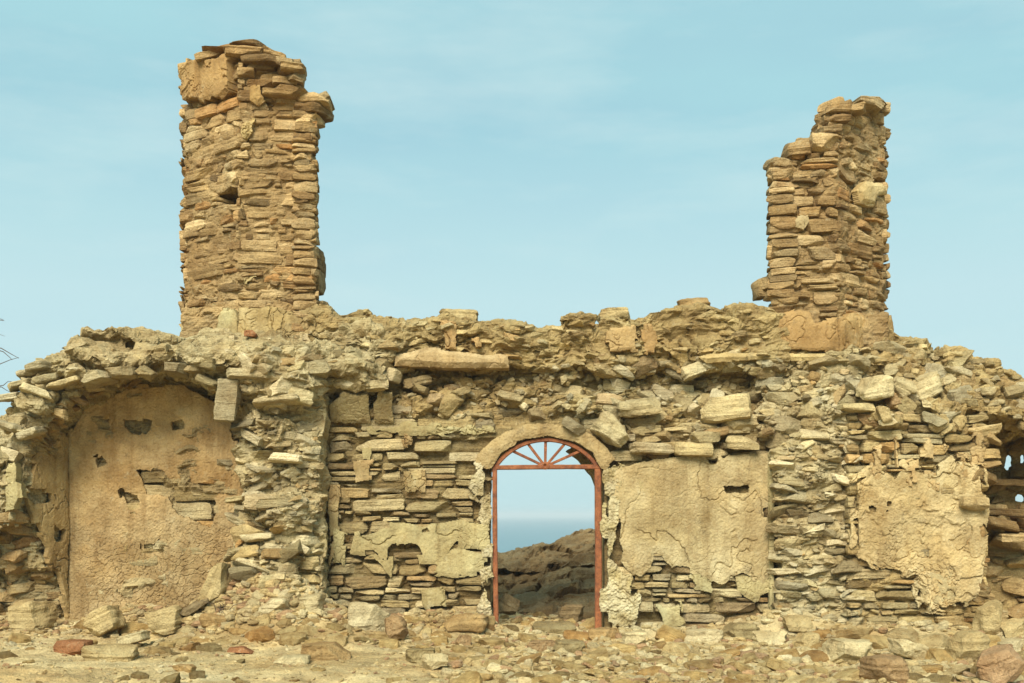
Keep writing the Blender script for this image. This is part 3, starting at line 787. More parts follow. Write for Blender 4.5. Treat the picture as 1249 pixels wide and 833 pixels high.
# plaster lintel band under the crest, thin band to its right
pl(front, Face((0, -.02, 0), (1, 0, 0)), [(482, 434), (520, 424), (560, 428), (600, 432), (620, 434), (622, 450), (560, 450), (482, 447)], 'long orange plaster band jutting out under the wall top', name='plaster_band', th=.13, cell=.5, crack=.5, tilt=.006, flake=.02, flake_p=.2, edge=.02,
   col=(.52, .405, .245), col2=(.45, .325, .18), seed=54, back=-.25)
pl(front, Face((0, 0, 0), (1, 0, 0)), [(850, 436), (880, 430), (936, 429), (937, 441), (860, 443)], name='plaster_band', th=.10, cell=.5, crack=.5, flake=.02, edge=.02, col=(.52, .40, .21), col2=(.45, .33, .16), seed=55, back=-.2)
for i, (p, th) in enumerate([([(538, 392), (556, 388), (560, 430), (540, 430)], .10), ([(575, 410), (590, 406), (588, 428), (578, 428)], .09), ([(738, 398), (775, 396), (778, 430), (740, 434)], .10), ([(780, 392), (800, 390), (802, 436), (784, 434)], .07)]):
    pl(front, MID, p, th=th, cell=.3, tilt=.01, flake=.04, edge=.04, col=(.46, .32, .16), col2=(.39, .255, .12), seed=60 + i, back=-.1)

# curved springing of the lost vault over the left part of the front wall
for (x0, x1, ztop, dy) in ((402, 452, 474, -.30), (455, 480, 478, -.20)):
    f = Face(W((x0 + x1) / 2, 514, -.02), (1, 0, 0), (0, dy, (514 - ztop) / 95))
    w = (x1 - x0) / 190
    a = plaster(f, None, poly_uv=[(-w, -.02), (w, -.02), (w, .40), (-w * .2, .43), (-w, .26)], th=.03, cell=.4, crack=.4, tilt=.004, flake=.02, edge=.015, col=(.36, .29, .165), col2=(.30, .235, .125), seed=70)[0]
    part(a, 'vault_springing', M_plaster, front, 'dark stub of plastered vault over the wall stones beside the left pier')

# left pier: rubble with thin slabs, plastered return on its right side
rubble(A_pierL, [(300, 425), (480, 430), (478, 470), (405, 470), (396, 500), (300, 500)], 45, .1, .45, 'pale', 220, tilt=.25, embed=.7)
rubble(A_pierL, [(288, 500), (396, 490), (396, 750), (270, 740)], 230, .07, .5, 'pale', 221, tilt=.2, flat=(.11, .30), embed=.68, space=.6, xmax=397)
rubble(A_pierL, [(270, 640), (396, 640), (396, 770), (255, 770)], 80, .1, .5, 'warm', 222, tilt=.4, embed=.2, xmax=398)
pierL = part(A_pierL, 'pier', M_stone, ruin, 'collapsed rubble pier left of the doorway wall')

# left bay
BACK = Face((0, .40, 0), (1, 0, 0))
alc = [(80, 760), (80, 560), (84, 530), (96, 505), (120, 480), (170, 466), (225, 470), (262, 490), (285, 520), (298, 560), (300, 640), (285, 700), (262, 720), (230, 745), (150, 765)]
pl_holes = [[(118, 512), (133, 512), (134, 522), (120, 524)], [(150, 511), (166, 512), (181, 514), (180, 522), (170, 531), (160, 529), (151, 520)], [(211, 515), (222, 513), (224, 522), (212, 524)],
            [(164, 572), (182, 574), (196, 578), (206, 584), (240, 590), (268, 585), (272, 598), (262, 604), (210, 606), (180, 602), (176, 588)], [(206, 606), (262, 604), (266, 622), (258, 646), (248, 640), (240, 632), (218, 626)], [(150, 600), (168, 604), (172, 618), (158, 622)], [(118, 560), (126, 556), (130, 566), (120, 570)], [(178, 666), (192, 662), (196, 670), (182, 674)]]
rg0 = np.random.default_rng(9)
def acc_alc(px, py, u, v): return 145 < px < 280 and 555 < py < 685
courses(A_bay, BACK, W(150, 0, .4)[0], W(280, 0, .4)[0], W(0, 690, .4)[2], W(0, 550, .4)[2], acc_alc, 'warm', 230, hr=(.15, .26), asp=(2, 4.5), dep=.12, pr=(-.02, .05), gap=.006, wav=.02)
rubble(A_bay, [(0, 482), (60, 420), (110, 412), (400, 405), (400, 450), (300, 500), (262, 474), (200, 456), (100, 474), (40, 525), (20, 600), (-10, 640), (-30, 560)], 90, .06, .42, 'pale', 231, tilt=.2, flat=(.2, .4), embed=.85, space=.9)
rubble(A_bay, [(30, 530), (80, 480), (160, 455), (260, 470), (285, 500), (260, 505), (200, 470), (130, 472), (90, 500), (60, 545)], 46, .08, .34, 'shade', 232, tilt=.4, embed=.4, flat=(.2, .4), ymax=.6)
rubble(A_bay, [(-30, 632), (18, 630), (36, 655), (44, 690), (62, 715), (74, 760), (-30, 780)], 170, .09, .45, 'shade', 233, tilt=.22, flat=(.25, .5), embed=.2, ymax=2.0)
bay = part(A_bay, 'vaulted_bay', M_stone, ruin, 'broken vaulted alcove at the left end')
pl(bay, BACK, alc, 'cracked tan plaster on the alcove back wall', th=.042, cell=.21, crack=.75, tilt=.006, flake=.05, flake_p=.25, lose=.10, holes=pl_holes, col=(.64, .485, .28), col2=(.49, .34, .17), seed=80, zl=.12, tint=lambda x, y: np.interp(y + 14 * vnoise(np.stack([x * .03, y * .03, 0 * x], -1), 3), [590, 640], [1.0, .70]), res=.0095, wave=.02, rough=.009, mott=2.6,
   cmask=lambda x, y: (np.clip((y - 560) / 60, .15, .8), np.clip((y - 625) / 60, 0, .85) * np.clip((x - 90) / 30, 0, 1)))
REV = Face((-6.155, -.45, 0), (.35, 1, 0))
def rv(px, py): return tuple(REV.uv(px, py))
revp = [rv(84, 762), rv(84, 530), rv(70, 520), rv(50, 540), rv(36, 560), rv(30, 600), rv(34, 622), rv(46, 650), rv(56, 668), rv(52, 690), rv(66, 700), rv(74, 730)]
pl(bay, REV, None, 'plain plaster on the alcove side wall', poly_uv=revp, hole_uv=[[rv(27, 600), rv(60, 603), rv(62, 612), rv(40, 615)], [rv(66, 646), rv(74, 648), rv(73, 655), rv(67, 655)]], th=.05, cell=.3, tilt=.006, flake=.06, flake_p=.3, col=(.46, .33, .165), col2=(.39, .275, .135), seed=81)
pl(bay, Face((0, -.55, 0), (1, 0, 0)), [(6, 560), (26, 558), (28, 605), (24, 625), (6, 628), (2, 600)], th=.06, cell=.25, tilt=.015, flake=.05, col=GRN, col2=GRN2, seed=82, back=-.1)

# right pier
rubble(A_pierR, [(930, 438), (1040, 438), (1045, 545), (930, 545)], 75, .1, .5, 'pale', 240, tilt=.3, embed=.5)
rubble(A_pierR, [(948, 540), (1040, 520), (1045, 760), (948, 770)], 190, .07, .46, 'pale', 241, tilt=.15, flat=(.14, .38), embed=.62, space=.58, yaw=.3)
pierR = part(A_pierR, 'pier', M_stone, ruin, 'ragged rubble pier between the plaster panel and the right end wall')
REV2 = Face((W(944, 0, -.2)[0], .03, 0), (0, -1, 0))
pl(pierR, REV2, None, poly_uv=[(0, -.05), (.13, .05), (.11, .6), (.14, 1.2), (.12, 2.28), (0, 2.3)], th=.03, cell=.4, flake=.03, flake_p=.2, col=GRN, col2=GRN2, seed=83, back=-.03)

# right end wall
END = Face((0, -.45, 0), (1, 0, 0))
def acc_end(px, py, u, v): return 1034 < px < 1207 and py > 505
courses(A_end, END, W(1036, 0, -.45)[0], W(1206, 0, -.45)[0], -.1, W(0, 508, -.45)[2], acc_end, 'warm', 250, hr=(.08, .16), asp=(1.3, 4.2), dep=.14, pr=(-.05, .03), gap=.009, wav=.04, skip=.08, tmpl=(9, 4, 5))
rubble(A_end, [(1040, 425), (1090, 412), (1170, 436), (1260, 468), (1260, 515), (1210, 505), (1190, 515), (1040, 515)], 130, .07, .4, 'pale', 251, tilt=.3, embed=.5)
rubble(A_end, [(1090, 408), (1260, 462), (1260, 480), (1100, 440)], 60, .06, .26, 'warm', 254, tilt=.2, flat=(.2, .4), embed=.6)
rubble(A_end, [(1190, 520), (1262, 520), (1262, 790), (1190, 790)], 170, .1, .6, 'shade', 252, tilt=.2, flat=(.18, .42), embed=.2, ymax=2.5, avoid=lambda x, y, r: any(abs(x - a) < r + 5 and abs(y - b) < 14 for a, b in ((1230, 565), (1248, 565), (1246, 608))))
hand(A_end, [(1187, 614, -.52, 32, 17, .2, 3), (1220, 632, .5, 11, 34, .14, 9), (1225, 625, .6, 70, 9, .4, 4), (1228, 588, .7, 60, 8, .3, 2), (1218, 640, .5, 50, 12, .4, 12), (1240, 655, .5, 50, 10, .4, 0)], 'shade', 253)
endw = part(A_end, 'end_wall', M_stone, ruin, 'right end wall with pale peeling plaster and a dark arched bay')
pl(endw, END, [(1034, 585), (1058, 568), (1085, 575), (1100, 560), (1140, 568), (1165, 552), (1203, 560), (1206, 640), (1202, 690), (1190, 735), (1150, 752), (1120, 745), (1110, 705), (1060, 705), (1046, 690), (1036, 665)], 'pale peeling plaster on the right end wall',
   th=.042, cell=.17, crack=1.0, tilt=.022, flake=.10, flake_p=.5, col=(.60, .505, .32), col2=(.50, .385, .21), seed=90, lose=.2, rough=.008, losef=lambda x, y: np.clip((606 - y) / 110, 0, .6) + np.clip((y - 690) / 60, 0, .5))
pl(endw, END, [(1118, 690), (1150, 686), (1178, 700), (1180, 738), (1140, 742), (1116, 740)], th=.042, cell=.12, tilt=.02, flake=.05, col=(.50, .43, .27), col2=(.43, .35, .2), seed=91, lose=.1)
for i, p in enumerate([[(1085, 530), (1098, 526), (1100, 575), (1088, 575)], [(1120, 535), (1140, 530), (1138, 560), (1122, 558)], [(1186, 515), (1204, 528), (1204, 575), (1182, 570)], [(1150, 540), (1164, 540), (1166, 570), (1152, 565)], [(1058, 548), (1078, 540), (1080, 592), (1062, 588)], [(1104, 562), (1118, 556), (1124, 596), (1106, 592)], [(1165, 548), (1182, 552), (1186, 590), (1168, 588)], [(1128, 572), (1142, 570), (1146, 598), (1130, 598)]]):
    pl(endw, END, p, th=.038, cell=.15, tilt=.015, flake=.05, col=(.52, .40, .23), col2=(.46, .33, .17), seed=92 + i)

# pillars
pil1 = part(A_p1, 'stone_pillar', M_stone, ruin, 'tall left pillar with a block overhanging at its broken top')
pl(pil1, FL_left, [(221, 75), (284, 66), (285, 112), (268, 125), (224, 128)], 'thick brown plaster slab at the top left of the tall pillar', th=.10, cell=.22, crack=1.2, tilt=.02, flake=.05, edge=.04, col=(.43, .285, .135), col2=(.36, .225, .10), seed=100, back=-.15)
pl(pil1, FL_left, [(222, 378), (260, 372), (290, 376), (291, 414), (221, 416)], th=.05, cell=.3, tilt=.006, flake=.05, col=GRN, col2=TAN2, seed=101)
pl(pil1, FL_front, [(290, 376), (330, 370), (360, 376), (392, 366), (393, 414), (290, 414)], th=.05, cell=.3, tilt=.006, flake=.05, col=(.47, .38, .22), col2=TAN2, seed=102)
pl(pil1, FL_front, [(305, 108), (325, 100), (326, 122), (316, 132), (306, 124)], th=.075, cell=.2, col=(.46, .32, .15), col2=(.4, .27, .12), seed=103)
for i, p in enumerate([[(296, 340), (318, 335), (316, 360), (298, 364)], [(350, 235), (370, 228), (366, 262), (352, 262)], [(292, 150), (315, 145), (318, 170), (294, 172)]]):
    pl(pil1, FL_front, p, th=.05, cell=.2, edge=.05, col=TAN, col2=(.41, .29, .135), seed=104 + i, rough=.01)
pil2 = part(A_p2, 'stone_pillar', M_stone, ruin, 'right pillar with a stepped broken top')
pl(pil2, FR_left, [(936, 392), (955, 382), (975, 374), (990, 380), (995, 392), (1022, 386), (1024, 430), (936, 430)], 'smooth brown plaster at the foot of the right pillar', th=.07, cell=.6, crack=.6, tilt=.006, flake=.03, flake_p=.2, col=(.44, .30, .145), col2=(.385, .25, .115), seed=110, back=-.15)
pl(pil2, FR_right, [(1021, 392), (1036, 380), (1060, 388), (1084, 384), (1087, 412), (1062, 422), (1040, 434), (1021, 430)], th=.07, cell=.5, crack=.8, tilt=.006, flake=.03, flake_p=.2, col=(.43, .295, .14), col2=(.37, .24, .11), seed=111, back=-.15)
pl(pil2, FR_left, [(936, 431), (1024, 432), (1030, 441), (936, 441)], name='plaster_band', th=.09, cell=.5, crack=.4, flake=.02, flake_p=.1, edge=.012, col=(.52, .43, .24), col2=(.46, .35, .18), seed=112, back=-.15)
pl(pil2, FR_right, [(1040, 232), (1052, 222), (1068, 222), (1080, 228), (1078, 240), (1066, 242), (1062, 254), (1044, 250)], 'pale plaster patch high on the right pillar', th=.09, cell=.3, crack=.6, tilt=.006, flake=.02, flake_p=.2, edge=.02, col=(.54, .42, .24), col2=(.47, .35, .18), seed=113)
pl(pil2, FR_left, [(964, 268), (972, 262), (986, 262), (988, 272), (980, 282), (966, 278)], th=.06, cell=.3, crack=.3, flake=.02, edge=.03, col=(.56, .48, .31), col2=(.5, .4, .24), seed=114)

# ------------------------------------------------------------------ iron door frame (part of the building)
def bar(acc, a, b, w, d, seg=14, bend=0.0, seed=0):
    """rectangular iron bar from a to b, w across in the wall plane, d along Y, slightly bent and pitted"""
    a, b = np.array(a, float), np.array(b, float)
    ax = (b - a) / np.linalg.norm(b - a); yv = np.array([0, 1.0, 0]); sv = np.cross(ax, yv); sv /= np.linalg.norm(sv)
    V, Q = [], []
    e = .15 * min(w, d)
    ringp = [(-w / 2 + e, -d / 2), (w / 2 - e, -d / 2), (w / 2, -d / 2 + e), (w / 2, d / 2 - e), (w / 2 - e, d / 2), (-w / 2 + e, d / 2), (-w / 2, d / 2 - e), (-w / 2, -d / 2 + e)]
    for i in range(seg + 1):
        t = i / seg; p = a + (b - a) * t + sv * bend * math.sin(math.pi * t)
        k = 1 + .05 * float(vnoise(np.array([t * seg * .8, seed, 0.0]), 5))
        for s, y in ringp: V.append(p + sv * s * k + yv * y * k)
    for i in range(seg):
        for j in range(8):
            Q.append([i * 8 + j, i * 8 + (j + 1) % 8, (i + 1) * 8 + (j + 1) % 8, (i + 1) * 8 + j])
    Q += [[0, 7, 2, 1], [7, 6, 3, 2], [6, 5, 4, 3]]
    o = seg * 8; Q += [[o + 1, o + 2, o + 7, o], [o + 2, o + 3, o + 6, o + 7], [o + 3, o + 4, o + 5, o + 6]]
    acc.add(np.array(V), np.array(Q), np.array((.3, .1, .04)))
dfr = bpy.data.objects.new('door_frame', None); col_main.objects.link(dfr); dfr.parent = ruin
dfr['label'] = 'rusty iron door frame with a fanlight and no door'
YF = .06
def iron(name, items):
    a = Acc()
    for i, it in enumerate(items): bar(a, *it[:4], *(it[4:]), seed=i)
    me_o = a.build(name, M_rust, dfr); return me_o
iron('post', [(W(605.5, 775, YF), W(603.5, 572, YF), .062, .09, 20, .006)])
iron('post', [(W(729.5, 771, YF), W(729.0, 572, YF), .085, .10, 20, -.006)])
iron('transom', [(W(601, 570.5, YF - .005), W(733, 569.5, YF - .005), .058, .075, 16, .004)])
# arched head bar
cx0, cy0, ra = 666.5, 611.5, 75.0
pts = []
for i in range(25):
    t = math.radians(212 - i * 244 / 24 * .0) if False else math.radians(180 + 34 + i * (112) / 24)
    pts.append((cx0 + ra * math.cos(t), cy0 + ra * math.sin(t)))
a = Acc()
for p, q in zip(pts[:-1], pts[1:]):
    bar(a, W(p[0], p[1], YF), W(q[0], q[1], YF), .05, .085, 1)
a.build('arch_bar', M_rust, dfr)
hubx, huby = 665, 569
for ex, ey in ((624, 549.5), (643, 540), (665.5, 537), (690, 540), (709, 549.5)):
    iron('fanlight_bar', [(W(hubx + (ex - hubx) * .12, huby + (ey - huby) * .12, YF), W(ex, ey, YF), .035, .035, 6)])
a = Acc()
V, Q = [], []
c = W(hubx, huby - 1, YF - .06)
for k in range(20):
    t = 2 * math.pi * k / 20
    for r, y in ((.048, .05), (.052, 0), (.030, -.010), (.016, 0), (.012, .05)):
        V.append(c + np.array([r * math.cos(t), y, r * math.sin(t)]))
for k in range(20):
    for j in range(4):
        Q.append([k * 5 + j, ((k + 1) % 20) * 5 + j, ((k + 1) % 20) * 5 + j + 1, k * 5 + j + 1])
a.add(np.array(V), np.array(Q), np.array((.3, .1, .04)))
a.build('hub', M_rust, dfr)

# ================================================================== GROUND, HILL, SEA
MOUNDS = [(-2.95, -.5, .72, .62, .5), (-3.7, -.55, .30, .6, .45), (-2.1, -.75, .16, .8, .4), (-1.1, -.22, .24, .75, .32), (-5.1, .55, .16, .8, .6), (-.45, -.3, .08, .35, .3), (-6.5, .3, .15, .5, .6),
          (1.6, -.3, .06, .9, .32), (2.7, -.35, .10, .7, .35), (-.55, -.25, .07, .35, .3), (-4.6, .1, .18, .7, .4), (-2.6, -1.1, .18, .9, .5), (3.45, -.45, .28, .5, .42), (4.5, -.95, .16, .9, .45), (5.6, -1.3, .14, .9, .5), (6.75, -.5, .34, .45, .7), (.1, 1.0, .05, .5, .6)]
def hmap(x, y):
    h = np.zeros_like(x)
    for mx, my, a, sx, sy in MOUNDS:
        h = h + a * np.exp(-((x - mx) / sx) ** 2 - ((y - my) / sy) ** 2)
    P = np.stack([x, y, 0 * x], -1)
    near = np.exp(-((y + 2.5) / 9) ** 2 - (x / 16) ** 2)
    h = h - .03 * near + .05 * fbm(P * .7, 3, 70) * near + (.035 * fbm(P * 2.4, 4, 71) + .016 * ridged(P * 7, 3, 72) + .010 * fbm(P * 22, 2, 74)) * near
    # bedrock ledges at the left foreground
    led = np.clip((-x - 2.0) / 2.5, 0, 1) * np.clip((-y - 3.2) / .8, 0, 1)
    lz = vnoise(np.stack([x * .9, y * 3.5, 0 * x], -1), 77)
    h = h + led * (.10 * np.round(lz * 3) / 3 + .05)
    h = h + (1 - near) * .25 * fbm(P * .12, 4, 73)
    # the bluff drops to the sea behind the ruin
    t = np.clip((y - 13) / 16, 0, 1); h = h - 15 * t * t * (3 - 2 * t)
    return h
def spread(lo, mid0, mid1, hi, step, n):
    m = np.arange(mid0, mid1, step)
    a = mid0 - np.geomspace(step, mid0 - lo, n)[::-1]; b = m[-1] + np.geomspace(step, hi - m[-1], n)
    return np.concatenate([a, m, b])
gx = spread(-400, -8.0, 8.0, 400, .026, 46); gy = spread(-400, -5.2, 1.6, 34, .024, 46)
GX, GY = np.meshgrid(gx, gy); GZ = hmap(GX, GY)
nx, ny = len(gx), len(gy)
ids = np.arange(nx * ny).reshape(ny, nx)
gq = np.stack([ids[:-1, :-1], ids[:-1, 1:], ids[1:, 1:], ids[1:, :-1]], -1).reshape(-1, 4)
gP = np.stack([GX, GY, GZ], -1).reshape(-1, 3)
t = np.clip(.5 + 1.2 * fbm(gP * np.array([.8, 1.6, 1]), 4, 80), 0, 1)[:, None]
t2 = np.clip(.5 + 1.5 * fbm(gP * 4, 4, 81), 0, 1)[:, None]
gc = np.array((.68, .555, .335)) * t + np.array((.54, .415, .225)) * (1 - t)
gc = gc * (.82 + .3 * t2)
ag = Acc(); ag.add(gP, gq, np.clip(gc, 0, .8))
ground = ag.build('ground', M_ground, None, smooth=True); ground['kind'] = 'structure'

# rocky rise behind the doorway
hx = np.arange(-9, 9, .04); hy = np.arange(1.9, 13, .045)
HX, HYY = np.meshgrid(hx, hy)
P = np.stack([HX, HYY, 0 * HX], -1)
crest = .86 + .27 * np.clip(HX - .3, -1.5, 3) + .07 * fbm(P * np.array([1.5, .5, 1]), 3, 90)
prof = np.interp(HYY + .5 * vnoise(P * .9, 91) , [1.9, 2.5, 3.4, 4.6, 6.2, 9, 13], [-.3, .02, .28, .72, 1.0, .4, -3])
HZ = crest * prof + np.where(HYY > 2.3, .12 * ridged(P * np.array([1.1, 1.6, 1]), 4, 92) + .05 * fbm(P * 5, 3, 93), 0)
st = vnoise(np.stack([HX * .8, HYY * .8, HZ * 7], -1), 94)
P3 = np.stack([HX + .05 * vnoise(P * 4, 95), HYY - .20 * np.sign(st) * np.abs(st) ** .5, HZ], -1)
f1, f2, cid, dl = vor3((P3 + .1 * np.stack([vnoise(P3 * 3, 196 + i) for i in range(3)], -1)).reshape(-1, 3) / np.array([.5, .5, .3]), 9)
ch = (.07 * cid + .10 * dl[:, 2] * cid - .06 * (1 - np.clip((f2 - f1) / .2, 0, 1))).reshape(HX.shape)
P3[..., 1] -= np.where(HYY > 2.2, ch, 0); P3[..., 2] += np.where(HYY > 2.2, ch * .8, 0) + .03 * ridged(P3 * 6, 3, 99)
P3 = P3 + (np.stack([vnoise(P3 * 2.4, 96 + i) for i in range(3)], -1)) * np.array([.06, .14, .05])
ids = np.arange(HX.size).reshape(HX.shape)
hq = np.stack([ids[:-1, :-1], ids[:-1, 1:], ids[1:, 1:], ids[1:, :-1]], -1).reshape(-1, 4)
t = np.clip(.5 + 1.2 * fbm(P3 * 1.6, 4, 97), 0, 1)[..., None]
hc = np.array((.37, .285, .17)) * t + np.array((.24, .17, .09)) * (1 - t)
ah = Acc(); ah.add(P3.reshape(-1, 3), hq, hc.reshape(-1, 3))
hill = ah.build('hill', M_hill, None, smooth=False); hill['kind'] = 'structure'

asea = Acc(); asea.add(np.array([(-9000, 15, -9), (9000, 15, -9), (9000, 12000, -9), (-9000, 12000, -9)], float), np.array([[0, 1, 2, 3]]), np.array((.1, .2, .25)))
sea = asea.build('sea', M_sea); sea['kind'] = 'structure'

# sea haze
mh = bpy.data.materials.new('sea_haze'); mh.use_nodes = True; n_ = mh.node_tree; n_.nodes.clear()
ho = n_.nodes.new('ShaderNodeOutputMaterial'); hv = n_.nodes.new('ShaderNodeVolumePrincipled')
hv.inputs['Color'].default_value = (.80, .90, .95, 1); hv.inputs['Density'].default_value = .0006; hv.inputs['Anisotropy'].default_value = .0
n_.links.new(hv.outputs[0], ho.inputs['Volume'])
x0, x1, y0, y1, z0, z1 = -9100, 9100, -450, 12100, -17.5, 9.5
ahz = Acc(); ahz.add(np.array([(x0, y0, z0), (x1, y0, z0), (x1, y1, z0), (x0, y1, z0), (x0, y0, z1), (x1, y0, z1), (x1, y1, z1), (x0, y1, z1)], float),
                     np.array([[0, 3, 2, 1], [4, 5, 6, 7], [0, 1, 5, 4], [1, 2, 6, 5], [2, 3, 7, 6], [3, 0, 4, 7]]), np.array((.8, .8, .8)))
haze = ahz.build('haze', mh); haze['kind'] = 'stuff'

# ================================================================== LOOSE ROCKS
def gz(x, y): return float(hmap(np.array([x]), np.array([y]))[0])
def gpix(px, py):
    """where the pixel's ray meets the ground"""
    d = ray(px, py); lo = None
    t = np.arange(6, 22, .03); p = CAM + d * t[:, None]
    k = np.flatnonzero(p[:, 2] < hmap(p[:, 0], p[:, 1]))
    return p[k[0]] if len(k) else CAM + d * 16
def rock_mesh(D, col, seed, tmpl=(9, 7, 7), k=4.5, origin=(0, 0, 0), rough=.13, strata=.04, **kw):
    a = Acc()
    stones(a, [(0, 0, 0)], np.eye(3)[None], [D], [col], seed, tmpl, k=k, chisel=12, rough=rough, strata=strata, cmin=.56, **kw)
    return a
ROCKCOL = {'tan': (.57, .455, .255), 'pale': (.63, .54, .345), 'red': (.36, .17, .085), 'orange': (.47, .325, .16), 'dark': (.27, .205, .12), 'white': (.60, .52, .35), 'brown': (.40, .275, .155), 'olive': (.36, .29, .16), 'pink': (.46, .31, .19)}
def put_rock(px, py, w, h, color, label, tilt=0, depth=None, name='rock', cat='rock', sink=.12, loc=None, seed=[500], group=None, toward=0.0, tmpl=(16, 11, 12), k=4.5):
    """px, py: middle of the rock's foot in the photo; w, h in photo pixels"""
    p = gpix(px, py) if loc is None else np.array(loc)
    s = (DIST + p[1]) / F
    seed[0] += 1
    W_, H_ = w * s, h * s
    dp = (depth if depth else .75 * W_)
    a = rock_mesh((W_ / 2, dp / 2, H_ / 2), np.array(ROCKCOL[color]) * random.uniform(.85, 1.02), seed[0], tmpl, k + 2, rough=.2, strata=.07)
    o = a.build(name, M_rockhero)
    if tilt:
        ext = abs(math.sin(R_(tilt))) * W_ / 2 + abs(math.cos(R_(tilt))) * H_ / 2
    else: ext = H_ / 2
    o.rotation_euler = (toward, R_(tilt), random.uniform(-.25, .25))
    o.location = (p[0], p[1] + (dp * .3 if loc is None else 0), p[2] + ext * (1 - sink * 2) if loc is None else p[2])
    if loc is None:
        o.location.z = gz(o.location.x, o.location.y) * .5 + p[2] * .5 + ext * (1 - sink * 2)
    o['label'] = label; o['category'] = cat
    if group: o['group'] = group
    return o
M_rockhero = earth_mat('loose_block', strata=0.3)

HERO = []
def hero(*a, **k):
    o = put_rock(*a, **k); HERO.append((a[0], a[1], a[2], a[3])); return o
hero(30, 768, 56, 38, 'tan', 'large blocky tan boulder at the foot of the left end, before the shaded rubble')
hero(122, 778, 42, 30, 'tan', 'angular upright boulder under the left edge of the alcove plaster', tilt=-28, k=12)
hero(82, 797, 46, 17, 'red', 'reddish brick-shaped block lying on the dirt at lower left', k=8)
hero(130, 806, 62, 20, 'tan', 'long flat tan slab stacked just right of the reddish block', k=7)
hero(196, 778, 48, 32, 'tan', 'broad tan rock heaped under the middle of the alcove', tilt=-12, k=8)
hero(158, 789, 42, 12, 'pale', 'pale slab sloping up towards the alcove wall', tilt=-16, k=10)
hero(232, 758, 46, 11, 'dark', 'thin dark slab leaning diagonally across the foot of the left rubble pier', tilt=-34, depth=.35, k=12)
hero(264, 738, 56, 24, 'tan', 'long narrow tan block standing steeply against the left rubble pier', tilt=-66, depth=.3, k=12)
hero(257, 772, 34, 22, 'orange', 'small rounded orange rock below the two leaning slabs')
hero(292, 798, 30, 9, 'red', 'small red brick piece on bare dirt below the left rubble pier', k=9, name='brick', cat='brick')
hero(225, 819, 30, 9, 'orange', 'flat orange stone alone at the lower left, near the picture edge', k=6)
hero(332, 752, 34, 20, 'white', 'whitish flat-topped stone on the rubble heap under the left pier')
hero(376, 748, 34, 24, 'pale', 'pale squarish stone at the right foot of the left pier', k=6)
hero(396, 804, 60, 26, 'orange', 'orange brown layered rock on the dirt below the left pier')
hero(356, 810, 42, 11, 'pale', 'thin pale slab lying just left of the orange layered rock', k=6)
hero(450, 768, 50, 38, 'white', 'big white-topped boulder against the wall left of the doorway')
hero(482, 782, 26, 32, 'brown', 'dark brown wedge leaning on the right side of the white-topped boulder', tilt=-20)
hero(568, 772, 54, 22, 'orange', 'smooth cream and orange boulder just left of the left door post')
hero(512, 808, 36, 17, 'olive', 'olive grey block beside a paler one on dirt left of the doorway', k=6)
hero(530, 818, 32, 22, 'pale', 'pale chunky block at the right of the olive grey one', k=6)
hero(564, 788, 22, 15, 'brown', 'small red brown stone on the dirt below the cream and orange boulder')
hero(736, 781, 40, 16, 'orange', 'flat orange block lying under the right door post', k=8)
hero(660, 794, 38, 14, 'brown', 'flat reddish brown stone in front of the door sill')
hero(693, 797, 40, 16, 'olive', 'dark pitted stone right of the flat reddish one before the doorway')
hero(776, 786, 34, 16, 'pale', 'pale rounded stone at the wall foot right of the doorway')
hero(862, 784, 50, 18, 'white', 'white elongated stone at the foot of the wall below the plaster panel')
hero(908, 780, 54, 20, 'olive', 'olive flat-topped stone right of the white elongated one')
hero(1082, 832, 52, 32, 'brown', 'dark reddish brown boulder at the bottom edge, right of centre')
hero(1186, 808, 46, 42, 'tan', 'upright rounded tan boulder in front of the right end wall', k=3.5)
hero(1228, 838, 64, 42, 'pink', 'large pinkish slab in the bottom right corner', tilt=-22, k=7)
hero(1240, 778, 40, 26, 'tan', 'rounded tan boulder at the right picture edge')
hero(1236, 796, 30, 18, 'white', 'white squared stone under the rounded boulder at right edge', k=8)
hero(1040, 808, 62, 30, 'pale', 'pale angular boulder on the rubble apron before the right pier')
hero(985, 790, 30, 20, 'tan', 'tan block heading the rubble slope below the right pier')
hero(945, 788, 42, 18, 'pale', 'pale flat block below the right edge of the plaster panel', k=7)
hero(975, 772, 44, 18, 'tan', 'tan squared block at the foot of the right pier', k=8)
hero(1108, 806, 48, 22, 'pale', 'pale slab tilted before the dark gap of the right end wall', tilt=22)
hero(620, 748, 32, 26, 'dark', 'dark tilted block just inside the doorway, beside the left post', tilt=28, k=9, loc=W(619, 738, 1.3))
hero(675, 772, 56, 14, 'olive', 'long low stone lying across the door sill')
hero(700, 752, 30, 24, 'dark', 'dark rounded boulder inside the doorway near the right post', loc=W(697, 748, 1.6))
hero(1208, 775, 30, 46, 'tan', 'upright tan stone leaning on the right corner of the end wall', tilt=8, k=6)

# blocks resting on the ruin
def on_wall(px, py, w, h, color, label, tilt=0, out=.5, name='rock', cat='rock', depth=None, **k):
    q = hit(px, py)
    if q is None: q = (W(px, py, .2), np.array((0, -1, 0)))
    p = q[0] + np.array([0, -1, .15]) * (w * .0075 * out)
    return put_rock(px, py, w, h, color, label, tilt, depth or max(.18, w * .0075), name, cat, loc=p, **k)
on_wall(745, 527, 46, 28, 'pale', 'big tilted block lodged on the right shoulder of the door arch', tilt=32, k=8, out=.35)
put_rock(560, 387, 44, 14, 'tan', 'flat capping stone on the wall crest left of the doorway', loc=W(560, 386, .3), depth=.4, k=6)
put_rock(752, 382, 42, 17, 'tan', 'square capping stone standing up on the wall crest right of the doorway', loc=W(752, 386, .3), depth=.4, k=8)
put_rock(846, 368, 42, 14, 'orange', 'orange flat stone tipped on the wall crest just left of the right pillar', loc=W(846, 371, .3), tilt=-10, depth=.35)
